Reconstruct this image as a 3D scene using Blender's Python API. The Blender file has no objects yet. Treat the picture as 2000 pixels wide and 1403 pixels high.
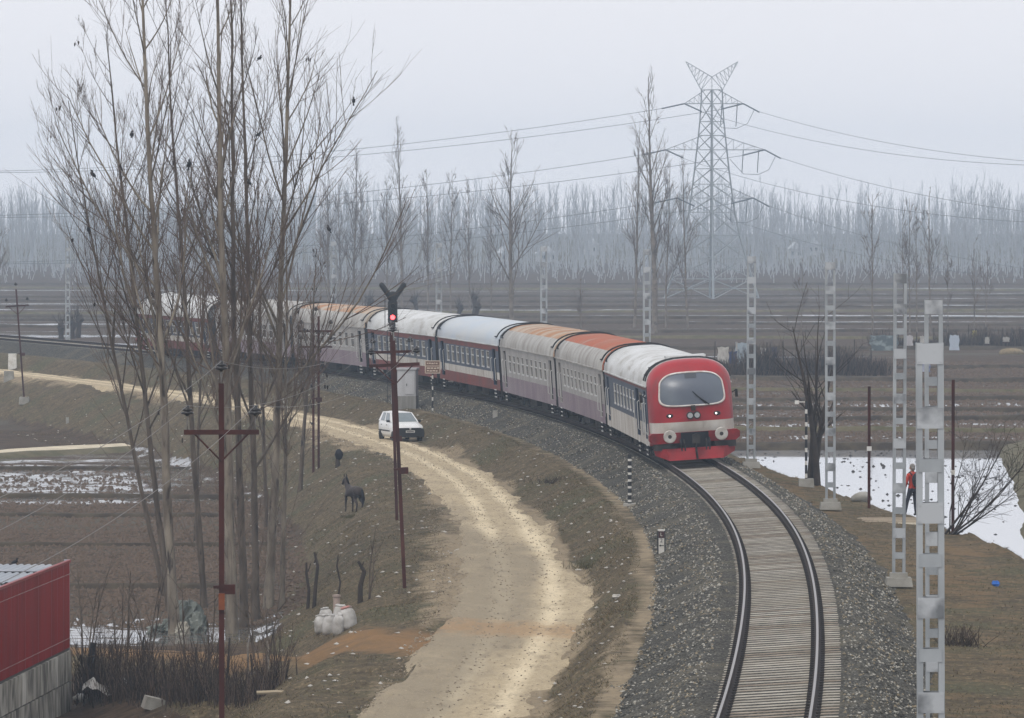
import bpy, bmesh, math, random
import numpy as np
from mathutils import Matrix, Vector, Euler
R = math.radians
SC = bpy.context.scene
COL = SC.collection

# ------------------------------------------------------------------ camera
F = 10800.0            # focal length in pixels of the 2000 px wide photograph
HCAM = 9.37            # eye height above the rails (metres)
YH = 420.0             # row of the horizon in the photograph
cam_d = bpy.data.cameras.new('camera')
cam_d.sensor_width = 36.0
cam_d.lens = F / 2000.0 * 36.0
cam_d.clip_start = 1.0
cam_d.clip_end = 20000.0
cam = bpy.data.objects.new('camera', cam_d)
COL.objects.link(cam)
cam.location = (0, 0, HCAM)
cam.rotation_euler = (R(90) - math.atan((701.5 - YH) / F), 0, 0)
SC.camera = cam

# ------------------------------------------------------------------ sky, sun, exposure
SUN_EL, SUN_AZ = 52.0, 205.0      # veiled sun high behind the camera
w = bpy.data.worlds.new('World')
SC.world = w
w.use_nodes = True
nt = w.node_tree
nt.nodes.clear()
sky = nt.nodes.new('ShaderNodeTexSky')
sky.sky_type = 'NISHITA'
sky.sun_disc = False
sky.sun_elevation = R(SUN_EL)
sky.sun_rotation = R(SUN_AZ)
sky.dust_density = 8.0
sky.air_density = 1.0
bg1 = nt.nodes.new('ShaderNodeBackground'); bg1.inputs[1].default_value = 0.08
bg2 = nt.nodes.new('ShaderNodeBackground')
bg2.inputs[0].default_value = (0.90, 0.90, 0.945, 1); bg2.inputs[1].default_value = 1.1
mixs = nt.nodes.new('ShaderNodeMixShader'); mixs.inputs[0].default_value = 0.9
outw = nt.nodes.new('ShaderNodeOutputWorld')
nt.links.new(sky.outputs[0], bg1.inputs[0])
nt.links.new(bg1.outputs[0], mixs.inputs[1])
nt.links.new(bg2.outputs[0], mixs.inputs[2])
nt.links.new(mixs.outputs[0], outw.inputs[0])
sl = bpy.data.lights.new('sun', 'SUN')
sl.energy = 1.35
sl.angle = R(18)
sl.color = (1.0, 0.965, 0.91)
sun = bpy.data.objects.new('sun', sl)
COL.objects.link(sun)
# light comes from azimuth SUN_AZ (0 = +Y, clockwise), elevation SUN_EL
_d = Vector((math.sin(R(SUN_AZ)) * math.cos(R(SUN_EL)), math.cos(R(SUN_AZ)) * math.cos(R(SUN_EL)), math.sin(R(SUN_EL))))
sun.rotation_euler = _d.to_track_quat('Z', 'Y').to_euler()
SC.view_settings.view_transform = 'Standard'
SC.view_settings.look = 'None'
SC.view_settings.exposure = 0.0
SC.view_settings.gamma = 1.0
SC.render.engine = 'CYCLES'
SC.cycles.use_denoising = True
SC.cycles.max_bounces = 6
SC.cycles.volume_bounces = 2
SC.cycles.transparent_max_bounces = 8
rng = np.random.default_rng(7)
random.seed(7)

# ------------------------------------------------------------------ helpers
class MB:
    """collects faces, becomes one mesh object"""
    def __init__(self):
        self.v = []; self.f = []; self.m = []
    def add(self, vs, fs, mi=0, M=None):
        b = len(self.v)
        if M is not None:
            vs = [tuple(M @ Vector(p)) for p in vs]
        self.v.extend(vs)
        for f in fs:
            self.f.append([b + i for i in f]); self.m.append(mi)
        return self
    def box(self, c, s, mi=0, M=None, taper=1.0):
        x, y, z = c; a, b, h = s[0] / 2, s[1] / 2, s[2] / 2
        t = taper
        vs = [(x - a, y - b, z - h), (x + a, y - b, z - h), (x + a, y + b, z - h), (x - a, y + b, z - h),
              (x - a * t, y - b * t, z + h), (x + a * t, y - b * t, z + h), (x + a * t, y + b * t, z + h), (x - a * t, y + b * t, z + h)]
        return self.add(vs, [(3, 2, 1, 0), (4, 5, 6, 7), (0, 1, 5, 4), (1, 2, 6, 5), (2, 3, 7, 6), (3, 0, 4, 7)], mi, M)
    def prism(self, poly, axis, lo, hi, mi=0, M=None):
        """2D polygon extruded along axis ('x','y','z')"""
        n = len(poly)
        def p3(p, t):
            return (t, p[0], p[1]) if axis == 'x' else ((p[0], t, p[1]) if axis == 'y' else (p[0], p[1], t))
        vs = [p3(p, lo) for p in poly] + [p3(p, hi) for p in poly]
        fs = [tuple(range(n - 1, -1, -1)), tuple(range(n, 2 * n))] + [(i, (i + 1) % n, n + (i + 1) % n, n + i) for i in range(n)]
        return self.add(vs, fs, mi, M)
    def tube(self, pts, rad, n=6, mi=0, cap=True, M=None):
        pts = [Vector(p) for p in pts]
        if not hasattr(rad, '__len__'):
            rad = [rad] * len(pts)
        vs = []; fs = []
        ref = Vector((0, 0, 1)) if abs((pts[-1] - pts[0]).normalized().z) < 0.9 else Vector((1, 0, 0))
        for i, p in enumerate(pts):
            t = (pts[min(i + 1, len(pts) - 1)] - pts[max(i - 1, 0)]).normalized()
            a = t.cross(ref).normalized(); b = t.cross(a)
            for k in range(n):
                an = 2 * math.pi * k / n
                vs.append(tuple(p + (a * math.cos(an) + b * math.sin(an)) * rad[i]))
        for i in range(len(pts) - 1):
            for k in range(n):
                k2 = (k + 1) % n
                fs.append((i * n + k, i * n + k2, (i + 1) * n + k2, (i + 1) * n + k))
        if cap:
            fs.append(tuple(range(n))); fs.append(tuple(range(len(pts) * n - 1, (len(pts) - 1) * n - 1, -1)))
        return self.add(vs, fs, mi, M)
    def lathe(self, prof, n=12, mi=0, M=None, cap=True):
        """prof: (r,z) list round z"""
        vs = []; fs = []
        for r, z in prof:
            for k in range(n):
                a = 2 * math.pi * k / n
                vs.append((r * math.cos(a), r * math.sin(a), z))
        for i in range(len(prof) - 1):
            for k in range(n):
                k2 = (k + 1) % n
                fs.append((i * n + k, i * n + k2, (i + 1) * n + k2, (i + 1) * n + k))
        if cap:
            fs.append(tuple(range(n - 1, -1, -1))); fs.append(tuple(range((len(prof) - 1) * n, len(prof) * n)))
        return self.add(vs, fs, mi, M)
    def blob(self, c, r, seed=0, n=8, m=6, amp=0.15, mi=0, M=None):
        """uneven ellipsoid"""
        rr = random.Random(seed); vs = []; fs = []
        vs.append((c[0], c[1], c[2] - r[2]))
        for i in range(1, m):
            ph = math.pi * i / m
            for k in range(n):
                a = 2 * math.pi * k / n; q = 1 + amp * (rr.random() * 2 - 1)
                vs.append((c[0] + r[0] * q * math.sin(ph) * math.cos(a), c[1] + r[1] * q * math.sin(ph) * math.sin(a), c[2] - r[2] * q * math.cos(ph)))
        vs.append((c[0], c[1], c[2] + r[2])); T = len(vs) - 1
        for k in range(n):
            fs.append((0, 1 + (k + 1) % n, 1 + k)); fs.append((T, 1 + (m - 2) * n + k, 1 + (m - 2) * n + (k + 1) % n))
        for i in range(m - 2):
            for k in range(n):
                k2 = (k + 1) % n
                fs.append((1 + i * n + k, 1 + i * n + k2, 1 + (i + 1) * n + k2, 1 + (i + 1) * n + k))
        return self.add(vs, fs, mi, M)
    def mesh(self, name, mats, smooth=False):
        me = bpy.data.meshes.new(name)
        me.from_pydata(self.v, [], self.f)
        for m in (mats if isinstance(mats, (list, tuple)) else [mats]):
            me.materials.append(m)
        me.polygons.foreach_set('material_index', self.m)
        if smooth:
            me.polygons.foreach_set('use_smooth', [True] * len(self.f))
        me.update()
        return me
    def build(self, name, mats, parent=None, smooth=False, recalc=False):
        me = self.mesh(name, mats, smooth)
        if recalc:
            bm = bmesh.new(); bm.from_mesh(me); bmesh.ops.recalc_face_normals(bm, faces=bm.faces); bm.to_mesh(me); bm.free()
        return link(name, me, parent)

def link(name, me, parent=None):
    o = bpy.data.objects.new(name, me)
    COL.objects.link(o)
    if parent is not None:
        o.parent = parent
    return o
def tag(o, label=None, cat=None, group=None, kind=None):
    if label: o['label'] = label
    if cat: o['category'] = cat
    if group: o['group'] = group
    if kind: o['kind'] = kind
    return o
def thing(name, label, cat, loc=(0, 0, 0), rotz=0.0, group=None, M=None):
    o = bpy.data.objects.new(name, None)
    COL.objects.link(o)
    o.empty_display_size = 0.3
    if M is not None: o.matrix_world = M
    else:
        o.location = loc; o.rotation_euler = (0, 0, rotz)
    return tag(o, label, cat, group)
def np_mesh(name, V, Fq, mats, smooth=True, mi=None, col=None):
    """V (n,3) ; Fq (m,3|4) arrays"""
    me = bpy.data.meshes.new(name)
    n, m, k = len(V), len(Fq), Fq.shape[1]
    me.vertices.add(n); me.vertices.foreach_set('co', np.ascontiguousarray(V, np.float32).ravel())
    me.loops.add(m * k); me.loops.foreach_set('vertex_index', np.ascontiguousarray(Fq, np.int32).ravel())
    me.polygons.add(m)
    me.polygons.foreach_set('loop_start', np.arange(0, m * k, k, dtype=np.int32))
    try: me.polygons.foreach_set('loop_total', np.full(m, k, np.int32))
    except Exception: pass
    for q in (mats if isinstance(mats, (list, tuple)) else [mats]): me.materials.append(q)
    if mi is not None: me.polygons.foreach_set('material_index', np.ascontiguousarray(mi, np.int32))
    me.polygons.foreach_set('use_smooth', np.full(m, smooth, bool))
    if col is not None:
        a = me.color_attributes.new('mask', 'FLOAT_COLOR', 'POINT')
        a.data.foreach_set('color', np.ascontiguousarray(col, np.float32).ravel())
    me.update(calc_edges=True)
    me.validate()
    return me
ORD = ['first', 'second', 'third', 'fourth', 'fifth', 'sixth', 'seventh', 'eighth', 'ninth', 'tenth', 'eleventh', 'twelfth', 'thirteenth', 'fourteenth', 'fifteenth', 'sixteenth', 'seventeenth', 'eighteenth', 'nineteenth', 'twentieth']

# ------------------------------------------------------------------ materials
MATS = {}
def mat(name, c, c2=None, rough=0.8, metal=0.0, scale=3.0, detail=4.0, stretch=(1, 1, 1), lo=0.35, hi=0.65, bump=0.0, bscale=None, spec=0.3, emit=None, estr=0.0, c3=None, s3=0.7, lo3=.55, hi3=.7):
    if name in MATS: return MATS[name]
    m = bpy.data.materials.new(name); m.use_nodes = True
    nt = m.node_tree; N = nt.nodes; L = nt.links
    b = N['Principled BSDF']
    b.inputs['Roughness'].default_value = rough
    b.inputs['Metallic'].default_value = metal
    b.inputs['Specular IOR Level'].default_value = spec
    b.inputs['Base Color'].default_value = (*c, 1)
    if emit:
        b.inputs['Emission Color'].default_value = (*emit, 1); b.inputs['Emission Strength'].default_value = estr
    if c2 is not None or bump:
        tc = N.new('ShaderNodeTexCoord'); mp = N.new('ShaderNodeMapping')
        mp.inputs['Scale'].default_value = stretch
        oi = N.new('ShaderNodeObjectInfo'); sc_ = N.new('ShaderNodeVectorMath'); sc_.operation = 'SCALE'; sc_.inputs[0].default_value = (37.0, 23.0, 51.0)
        L.new(oi.outputs['Random'], sc_.inputs['Scale'])
        va = N.new('ShaderNodeVectorMath'); va.operation = 'ADD'
        L.new(tc.outputs['Object'], va.inputs[0]); L.new(sc_.outputs[0], va.inputs[1])
        L.new(va.outputs[0], mp.inputs[0])
        no = N.new('ShaderNodeTexNoise'); no.inputs['Scale'].default_value = scale; no.inputs['Detail'].default_value = detail
        L.new(mp.outputs[0], no.inputs['Vector'])
        if c2 is not None:
            mr = N.new('ShaderNodeMapRange'); mr.inputs[1].default_value = lo; mr.inputs[2].default_value = hi
            L.new(no.outputs['Fac'], mr.inputs[0])
            mx = N.new('ShaderNodeMix'); mx.data_type = 'RGBA'
            mx.inputs[6].default_value = (*c, 1); mx.inputs[7].default_value = (*c2, 1)
            L.new(mr.outputs[0], mx.inputs[0])
            last = mx.outputs[2]
            if c3 is not None:
                n3 = N.new('ShaderNodeTexNoise'); n3.inputs['Scale'].default_value = s3; n3.inputs['Detail'].default_value = 5
                L.new(mp.outputs[0], n3.inputs['Vector'])
                m3 = N.new('ShaderNodeMapRange'); m3.inputs[1].default_value = lo3; m3.inputs[2].default_value = hi3
                L.new(n3.outputs['Fac'], m3.inputs[0])
                x3 = N.new('ShaderNodeMix'); x3.data_type = 'RGBA'; x3.inputs[7].default_value = (*c3, 1)
                L.new(m3.outputs[0], x3.inputs[0]); L.new(last, x3.inputs[6]); last = x3.outputs[2]
            L.new(last, b.inputs['Base Color'])
        if bump:
            nb = no
            if bscale:
                nb = N.new('ShaderNodeTexNoise'); nb.inputs['Scale'].default_value = bscale; nb.inputs['Detail'].default_value = 4
                L.new(mp.outputs[0], nb.inputs['Vector'])
            bp = N.new('ShaderNodeBump'); bp.inputs['Strength'].default_value = bump; bp.inputs['Distance'].default_value = 0.05
            L.new(nb.outputs['Fac'], bp.inputs['Height']); L.new(bp.outputs[0], b.inputs['Normal'])
    MATS[name] = m
    return m

# ------------------------------------------------------------------ the line of the track (metres; camera over the origin)
_kn = np.array([-200, 0, 45, 90, 140, 220, 330, 520, 521, 900.0])
_kk = np.array([-1.04, -1.0412, -.5752, -1.4396, -1.1446, -1.9483, -.8711, .3271, 0, 0]) * 1e-3
_S = np.arange(-120, 801, 1.0)
_k = np.interp(_S, _kn, _kk)
_th = np.concatenate([[0], np.cumsum((_k[1:] + _k[:-1]) / 2)])
_i0 = 120
_th = _th - _th[_i0] + 0.0903
_mid = (_th[1:] + _th[:-1]) / 2
_X = np.concatenate([[0], np.cumsum(np.sin(_mid))]); _X = _X - _X[_i0] + 2.8692
_Y = np.concatenate([[0], np.cumsum(np.cos(_mid))]); _Y = _Y - _Y[_i0] + 80.0
CANT = 0.063
def cpos(s): return np.interp(s, _S, _X), np.interp(s, _S, _Y), np.interp(s, _S, _th)
def s_of_Y(Y): return float(np.interp(Y, _Y, _S))
def to_sd(X, Y):
    s = np.interp(Y, _Y, _S)
    for _ in range(8):
        cx, cy, th = cpos(s)
        s = np.clip(s + (X - cx) * np.sin(th) + (Y - cy) * np.cos(th), -119, 799)
    cx, cy, th = cpos(s)
    return s, (X - cx) * np.cos(th) - (Y - cy) * np.sin(th)
def from_sd(s, d):
    cx, cy, th = cpos(s)
    return cx + d * np.cos(th), cy - d * np.sin(th)
def track_frame(s, d=0.0, z=0.0, roll=True, yaw=None):
    cx, cy, th = [float(q) for q in cpos(s)]
    if yaw is not None: th = yaw
    M = Matrix.Translation((cx, cy, 0)) @ Matrix.Rotation(-th, 4, 'Z')
    if roll: M = M @ Matrix.Rotation(-CANT, 4, 'Y')
    return M @ Matrix.Translation((d, 0, z))

# ------------------------------------------------------------------ noise on arrays
def vnoise(x, y, seed=0):
    x = np.asarray(x, float); y = np.asarray(y, float)
    xi = np.floor(x).astype(np.int64); yi = np.floor(y).astype(np.int64)
    fx = x - xi; fy = y - yi
    fx = fx * fx * (3 - 2 * fx); fy = fy * fy * (3 - 2 * fy)
    def h(a, b):
        n = (a * 374761393 + b * 668265263 + seed * 974711) & 0x7fffffff
        n = ((n ^ (n >> 13)) * 1274126177) & 0x7fffffff
        return ((n ^ (n >> 16)) & 0xffff) / 65535.0
    return (h(xi, yi) * (1 - fx) + h(xi + 1, yi) * fx) * (1 - fy) + (h(xi, yi + 1) * (1 - fx) + h(xi + 1, yi + 1) * fx) * fy - 0.5
def fbm(x, y, seed=0, o=3):
    t = 0; a = 1.0
    for i in range(o):
        t = t + a * vnoise(x * 2 ** i, y * 2 ** i, seed + i); a *= 0.5
    return t
def sstep(a, b, x):
    t = np.clip((x - a) / (b - a), 0, 1); return t * t * (3 - 2 * t)

# ------------------------------------------------------------------ lie of the land
Z_FORM, Z_ROAD, Z_LEFT, Z_FAR, Z_POND = -0.95, -1.87, -4.5, -3.1, -3.25
RAMP_A, RAMP_B = np.array([-1.0, 143.0]), np.array([-14.5, 172.0])     # earth ramp from the road down to the field
POND_FAR = 297.0
def road_edges(s):
    r = np.interp(s, [0, 40, 80, 105, 130, 150, 190, 260, 400], [5.4, 5.5, 5.35, 5.7, 6.0, 6.0, 6.0, 6.0, 5.7])
    l = np.interp(s, [0, 40, 80, 120, 150, 190, 230, 280, 400], [9.0, 9.0, 9.3, 9.8, 9.2, 9.3, 9.6, 9.2, 8.4])
    return r, l
def land(X, Y, rough=True):
    X = np.asarray(X, float); Y = np.asarray(Y, float)
    s, d = to_sd(X, Y)
    a = -d
    rr, rl = road_edges(s)
    # left side of the line
    zl = np.where(a < 3.9, Z_FORM, Z_FORM + (Z_ROAD - Z_FORM) * sstep(3.9, 1.0, 0) * 0)
    t1 = np.clip((a - 3.95) / (rr - 3.95), 0, 1)
    zl = Z_FORM + (Z_ROAD - Z_FORM) * (0.35 * t1 + 0.65 * t1 * t1 * (3 - 2 * t1))
    sh = np.interp(s, [0, 60, 130, 170, 220, 300], [2.4, 2.2, 2.0, 1.6, 0.8, 0.6])
    foot = rl + sh + np.interp(s, [0, 100, 160, 220, 300], [4.6, 4.4, 4.2, 4.2, 5.0])
    zl = zl - 0.25 * np.clip((a - rl) / sh, 0, 1)
    t2 = np.clip((a - rl - sh) / (foot - rl - sh), 0, 1)
    zl = zl + (Z_LEFT - Z_ROAD + 0.25) * (0.5 * t2 + 0.5 * t2 * t2 * (3 - 2 * t2))
    # earth ramp
    dv = RAMP_B - RAMP_A; Ln = np.hypot(*dv); u = dv / Ln
    t = np.clip(((X - RAMP_A[0]) * u[0] + (Y - RAMP_A[1]) * u[1]) / Ln, 0, 1)
    q = np.abs((X - RAMP_A[0] - t * dv[0]) * u[1] - (Y - RAMP_A[1] - t * dv[1]) * u[0])
    past = np.hypot(X - RAMP_A[0] - t * dv[0], Y - RAMP_A[1] - t * dv[1])
    q = np.maximum(q, past)
    zr = -1.95 - 2.25 * t ** 0.8 - 0.38 * np.clip(q - 1.9, 0, 30)
    zl = np.maximum(zl, np.where(a > 8, zr, -99))
    # right side
    dc = np.interp(s, [-60, 0, 80, 95, 105, 112, 127, 160, 400], [9.5, 8.8, 8.2, 7.6, 6.9, 6.4, 5.1, 4.7, 4.7])
    t3 = np.clip((d - 3.4) / (dc - 3.4), 0, 1)
    zR = Z_FORM - 0.16 * t3
    t4 = np.clip((d - dc) / 4.2, 0, 1)
    bed = np.where((Y < POND_FAR), -3.75, Z_FAR)
    zR = zR + (bed - (Z_FORM - 0.16)) * (0.6 * t4 + 0.4 * t4 * t4 * (3 - 2 * t4))
    # beyond the line on the far side the paddies lie a little higher than the pond bed
    z = np.where(d < 0, zl, zR)
    # far to the left the low paddies come up to the common level
    z = np.where((d < 0) & (Y > 600), np.maximum(z, Z_FAR), z)
    z = z + 6.5 * sstep(1330, 1690, Y)
    if rough:
        amp = np.where(np.abs(d) < 3.3, 0.01, 0.05)
        on_road = (a > rr) & (a < rl)
        amp = np.where(on_road, 0.018, amp)
        slope = ((a > rl) & (a < foot)) | ((a > 3.9) & (a < rr)) | ((d > dc) & (d < dc + 4))
        amp = np.where(slope, 0.16, amp)
        z = z + amp * fbm(X * 0.55, Y * 0.35, 3, 4) * 1.6
        z = z + np.where(slope, 0.10, 0.0) * fbm(X * 0.16, Y * 0.08, 9, 2)
    return z
_ys = np.geomspace(55, 1700, 5000)
def G(px, py, zoff=0.0):
    """the spot on the land that is seen at a pixel of the photograph"""
    X = (px - 1000) / F * _ys; zr = HCAM - (py - YH) / F * _ys
    zz = land(X, _ys, True) + zoff
    i = int(np.argmax(zr < zz))
    if i == 0: i = len(_ys) - 1
    return Vector((float(X[i]), float(_ys[i]), float(zz[i] - zoff)))
def at(px, py, Y):
    return Vector(((px - 1000) / F * Y, Y, HCAM - (py - YH) / F * Y))
def gz(x, y): return float(land(np.array([x]), np.array([y]))[0])

# ================================================================== GROUND
def node_mat(name):
    m = bpy.data.materials.new(name); m.use_nodes = True
    return m, m.node_tree.nodes, m.node_tree.links, m.node_tree.nodes['Principled BSDF']
def n_noise(N, L, vec, scale, detail=4, rough=0.55, dist=0.0):
    n = N.new('ShaderNodeTexNoise'); n.inputs['Scale'].default_value = scale; n.inputs['Detail'].default_value = detail
    n.inputs['Roughness'].default_value = rough; n.inputs['Distortion'].default_value = dist
    L.new(vec, n.inputs['Vector']); return n.outputs['Fac']
def n_map(N, L, vec, sc):
    m = N.new('ShaderNodeMapping'); m.inputs['Scale'].default_value = sc; L.new(vec, m.inputs[0]); return m.outputs[0]
def n_range(N, L, v, lo, hi, a=0.0, b=1.0):
    m = N.new('ShaderNodeMapRange'); m.inputs[1].default_value = lo; m.inputs[2].default_value = hi
    m.inputs[3].default_value = a; m.inputs[4].default_value = b; L.new(v, m.inputs[0]); return m.outputs[0]
def n_mix(N, L, fac, a, b):
    m = N.new('ShaderNodeMix'); m.data_type = 'RGBA'
    if isinstance(fac, float): m.inputs[0].default_value = fac
    else: L.new(fac, m.inputs[0])
    for i, q in ((6, a), (7, b)):
        if isinstance(q, tuple): m.inputs[i].default_value = (*q, 1)
        else: L.new(q, m.inputs[i])
    return m.outputs[2]
def n_math(N, L, op, a, b):
    m = N.new('ShaderNodeMath'); m.operation = op; m.use_clamp = op != 'MULTIPLY_ADD'
    for i, q in ((0, a), (1, b)):
        if isinstance(q, (int, float)): m.inputs[i].default_value = q
        else: L.new(q, m.inputs[i])
    return m.outputs[0]

def make_ground_mat():
    m, N, L, b = node_mat('ground_soil')
    tc = N.new('ShaderNodeTexCoord').outputs['Object']
    at_ = N.new('ShaderNodeAttribute'); at_.attribute_name = 'mask'
    sep = N.new('ShaderNodeSeparateColor'); L.new(at_.outputs['Color'], sep.inputs[0])
    dirt, field, orange = sep.outputs[0], sep.outputs[1], sep.outputs[2]
    big = n_noise(N, L, tc, 0.22, 5); mid = n_noise(N, L, tc, 1.3, 6, 0.65); fine = n_noise(N, L, n_map(N, L, tc, (1, 0.5, 1)), 7.0, 6, 0.7)
    # dry winter grass on the banks
    g = n_mix(N, L, n_range(N, L, mid, 0.32, 0.68), (0.058, 0.045, 0.026), (0.135, 0.104, 0.06))
    g = n_mix(N, L, n_range(N, L, big, 0.5, 0.68), g, (0.075, 0.072, 0.038))
    g = n_mix(N, L, n_range(N, L, fine, 0.56, 0.72), g, (0.29, 0.225, 0.135))
    g = n_mix(N, L, n_range(N, L, fine, 0.46, 0.36), g, (0.05, 0.037, 0.023))
    # pale trodden dirt
    dcol = n_mix(N, L, n_range(N, L, mid, 0.3, 0.7), (0.21, 0.165, 0.105), (0.29, 0.23, 0.15))
    dcol = n_mix(N, L, n_range(N, L, fine, 0.52, 0.7), dcol, (0.17, 0.135, 0.09))
    g = n_mix(N, L, n_range(N, L, n_math(N, L, 'ADD', dirt, n_range(N, L, mid, 0.3, 0.7, -0.25, 0.25)), 0.35, 0.75), g, dcol)
    # orange earth
    oc = n_mix(N, L, n_range(N, L, mid, 0.3, 0.7), (0.25, 0.142, 0.06), (0.15, 0.098, 0.052))
    g = n_mix(N, L, n_range(N, L, n_math(N, L, 'ADD', orange, n_range(N, L, mid, 0.3, 0.7, -0.3, 0.3)), 0.3, 0.8), g, oc)
    # paddies: clods, stubble, standing water
    st = n_map(N, L, tc, (0.35, 1.0, 1))
    fcl = n_noise(N, L, st, 2.6, 6, 0.75)
    fb = n_noise(N, L, n_map(N, L, tc, (0.012, 0.055, 1)), 1.0, 4, 0.6)
    fc = n_mix(N, L, n_range(N, L, fcl, 0.35, 0.66), (0.03, 0.02, 0.013), (0.105, 0.072, 0.046))
    fc = n_mix(N, L, n_range(N, L, fb, 0.55, 0.7), fc, (0.085, 0.074, 0.055))
    isf = n_range(N, L, field, 0.3, 0.7)
    g = n_mix(N, L, isf, g, fc)
    # water stands in the low spots: band noise picks the plots, clod noise their hollows
    band = n_range(N, L, n_noise(N, L, n_map(N, L, tc, (0.006, 0.075, 1)), 1.0, 3, 0.6), 0.50, 0.63)
    wet = n_math(N, L, 'MULTIPLY', n_range(N, L, n_math(N, L, 'SUBTRACT', n_math(N, L, 'ADD', band, at_.outputs['Alpha']), n_range(N, L, fcl, 0.3, 0.7)), 0.28, 0.40), isf)
    g = n_mix(N, L, wet, g, (0.10, 0.10, 0.095))
    L.new(g, b.inputs['Base Color'])
    L.new(n_range(N, L, wet, 0, 1, 0.9, 0.06), b.inputs['Roughness'])
    b.inputs['IOR'].default_value = 1.45
    L.new(n_range(N, L, wet, 0, 1, 0.15, 0.9), b.inputs['Specular IOR Level'])
    bp = N.new('ShaderNodeBump'); bp.inputs['Distance'].default_value = 0.10
    L.new(n_range(N, L, wet, 0, 1, 0.85, 0.0), bp.inputs['Strength'])
    hsum = n_math(N, L, 'ADD', n_math(N, L, 'MULTIPLY', fine, 0.6), n_math(N, L, 'MULTIPLY', n_noise(N, L, tc, 18, 3), 0.3))
    L.new(hsum, bp.inputs['Height']); L.new(bp.outputs[0], b.inputs['Normal'])
    return m
M_GROUND = make_ground_mat()

def grid_faces(nr, nc):
    i = np.arange(nr - 1)[:, None] * nc + np.arange(nc - 1)[None, :]
    return np.stack([i, i + 1, i + nc + 1, i + nc], -1).reshape(-1, 4)

def near_line(X, Y, P, Q):
    P = np.array(P); Q = np.array(Q); dv = Q - P; L = np.hypot(*dv)
    t = np.clip(((X - P[0]) * dv[0] + (Y - P[1]) * dv[1]) / L ** 2, 0, 1)
    return np.hypot(X - P[0] - t * dv[0], Y - P[1] - t * dv[1])

def build_ground():
    rows = np.concatenate([np.linspace(5, 58, 12), np.geomspace(62, 330, 520), np.geomspace(332, 1150, 230), np.geomspace(1170, 1740, 24)])
    u = np.concatenate([np.linspace(-.5, -0.17, 14), np.linspace(-0.16, -0.10, 30), np.linspace(-0.099, 0.099, 330), np.linspace(0.1, 0.16, 30), np.linspace(0.17, .5, 14)])
    Yg = np.repeat(rows[:, None], len(u), 1); Xg = Yg * u[None, :]
    X = Xg.ravel(); Y = Yg.ravel()
    Z = land(X, Y)
    s, d = to_sd(X, Y); a = -d
    rr, rl = road_edges(s)
    n1 = fbm(X * 0.4, Y * 0.10, 21, 3)
    # trodden strip beside the ballast, verge of the road
    n2 = fbm(X * 1.5, Y * .22, 87, 3)
    path = sstep(3.0, 3.35, a + n1 * .25) * (1 - sstep(3.45, 4.5, a + n1 * .6 + n2 * .5)) * (.92 + .8 * n2) * np.interp(s, [0, 60, 110, 230], [1, 1, .72, .5])
    verge = sstep(-0.5, 0.1, a - rr + n1 * 0.9) * (1 - sstep(-0.7, 1.5, a - rl + n1 * 2.0 + n2 * .8))
    # foot of the right bank is bare brown earth
    bank = (d > 3.3) * (1 - sstep(8.5, 11, d)) * 0.33 * (0.9 + n1)
    dirt = np.maximum(np.maximum(path * 0.9, verge * 0.85), 0)
    foot = rl + np.interp(s, [0, 60, 130, 170, 220, 300], [2.4, 2.2, 2.0, 1.6, 0.8, 0.6]) + np.interp(s, [0, 100, 160, 220, 300], [4.6, 4.4, 4.2, 4.2, 5.0])
    q = near_line(X, Y, RAMP_A, RAMP_B)
    rampm = 1 - sstep(1.2, 3.2, q + n1 * 1.5)
    low = Z < np.where(d < 0, Z_LEFT + 0.35, Z_FAR + 0.22)
    field = np.where(low & (np.abs(d) > 7), 1.0, 0.0) * (1 - sstep(1.5, 4, 5 - q) * (d < 0))
    # ground in front of the ramp by the shed is plain earth
    field = np.where((d < 0) & (Y < 172) & (X > -24), field * 0.0, field)
    orange = np.maximum(rampm * (a > 8.6), np.clip(bank, 0, 1))
    darksoil = (d < 0) & (Y < 161) & (Z < -3.9)
    field = np.where(darksoil, 1.0, field)
    # plots that stand under water (alpha = extra wetness)
    wet = np.zeros_like(X)
    wet += 0.8 * (d < 0) * sstep(268, 274, Y) * (1 - sstep(302, 308, Y)) * (X < -17)
    wet -= 0.9 * (d < 0) * sstep(203, 207, Y) * (1 - sstep(258, 266, Y)) * (X < -3)
    wet += 0.25 * (d < 0) * (Y < 203) * (Y > 186)
    wet += 0.66 * (d > 0) * (Y > 300) * (Y < 410) * (.6 + 1.2 * fbm(X * .05, Y * .12, 71, 2))
    wet += 0.5 * (d > 0) * np.exp(-((Y - 575 - .05 * X) / 10) ** 2) + .4 * (d > 0) * np.exp(-((Y - 690 + .03 * X) / 12) ** 2)
    wet += .45 * (d > 0) * np.exp(-((Y - 520) / 9) ** 2) * (X < 0)
    wet -= 0.5 * (Y > 950)
    wet = np.where(darksoil, -.45, wet)
    col = np.stack([dirt, field, orange, wet], 1)
    V = np.stack([X, Y, Z], 1)
    me = np_mesh('ground', V, grid_faces(len(rows), len(u)), M_GROUND, True, None, col)
    o = link('ground', me); tag(o, 'brown winter ground of banks, fields and verges', None, None, 'structure')
build_ground()

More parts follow.
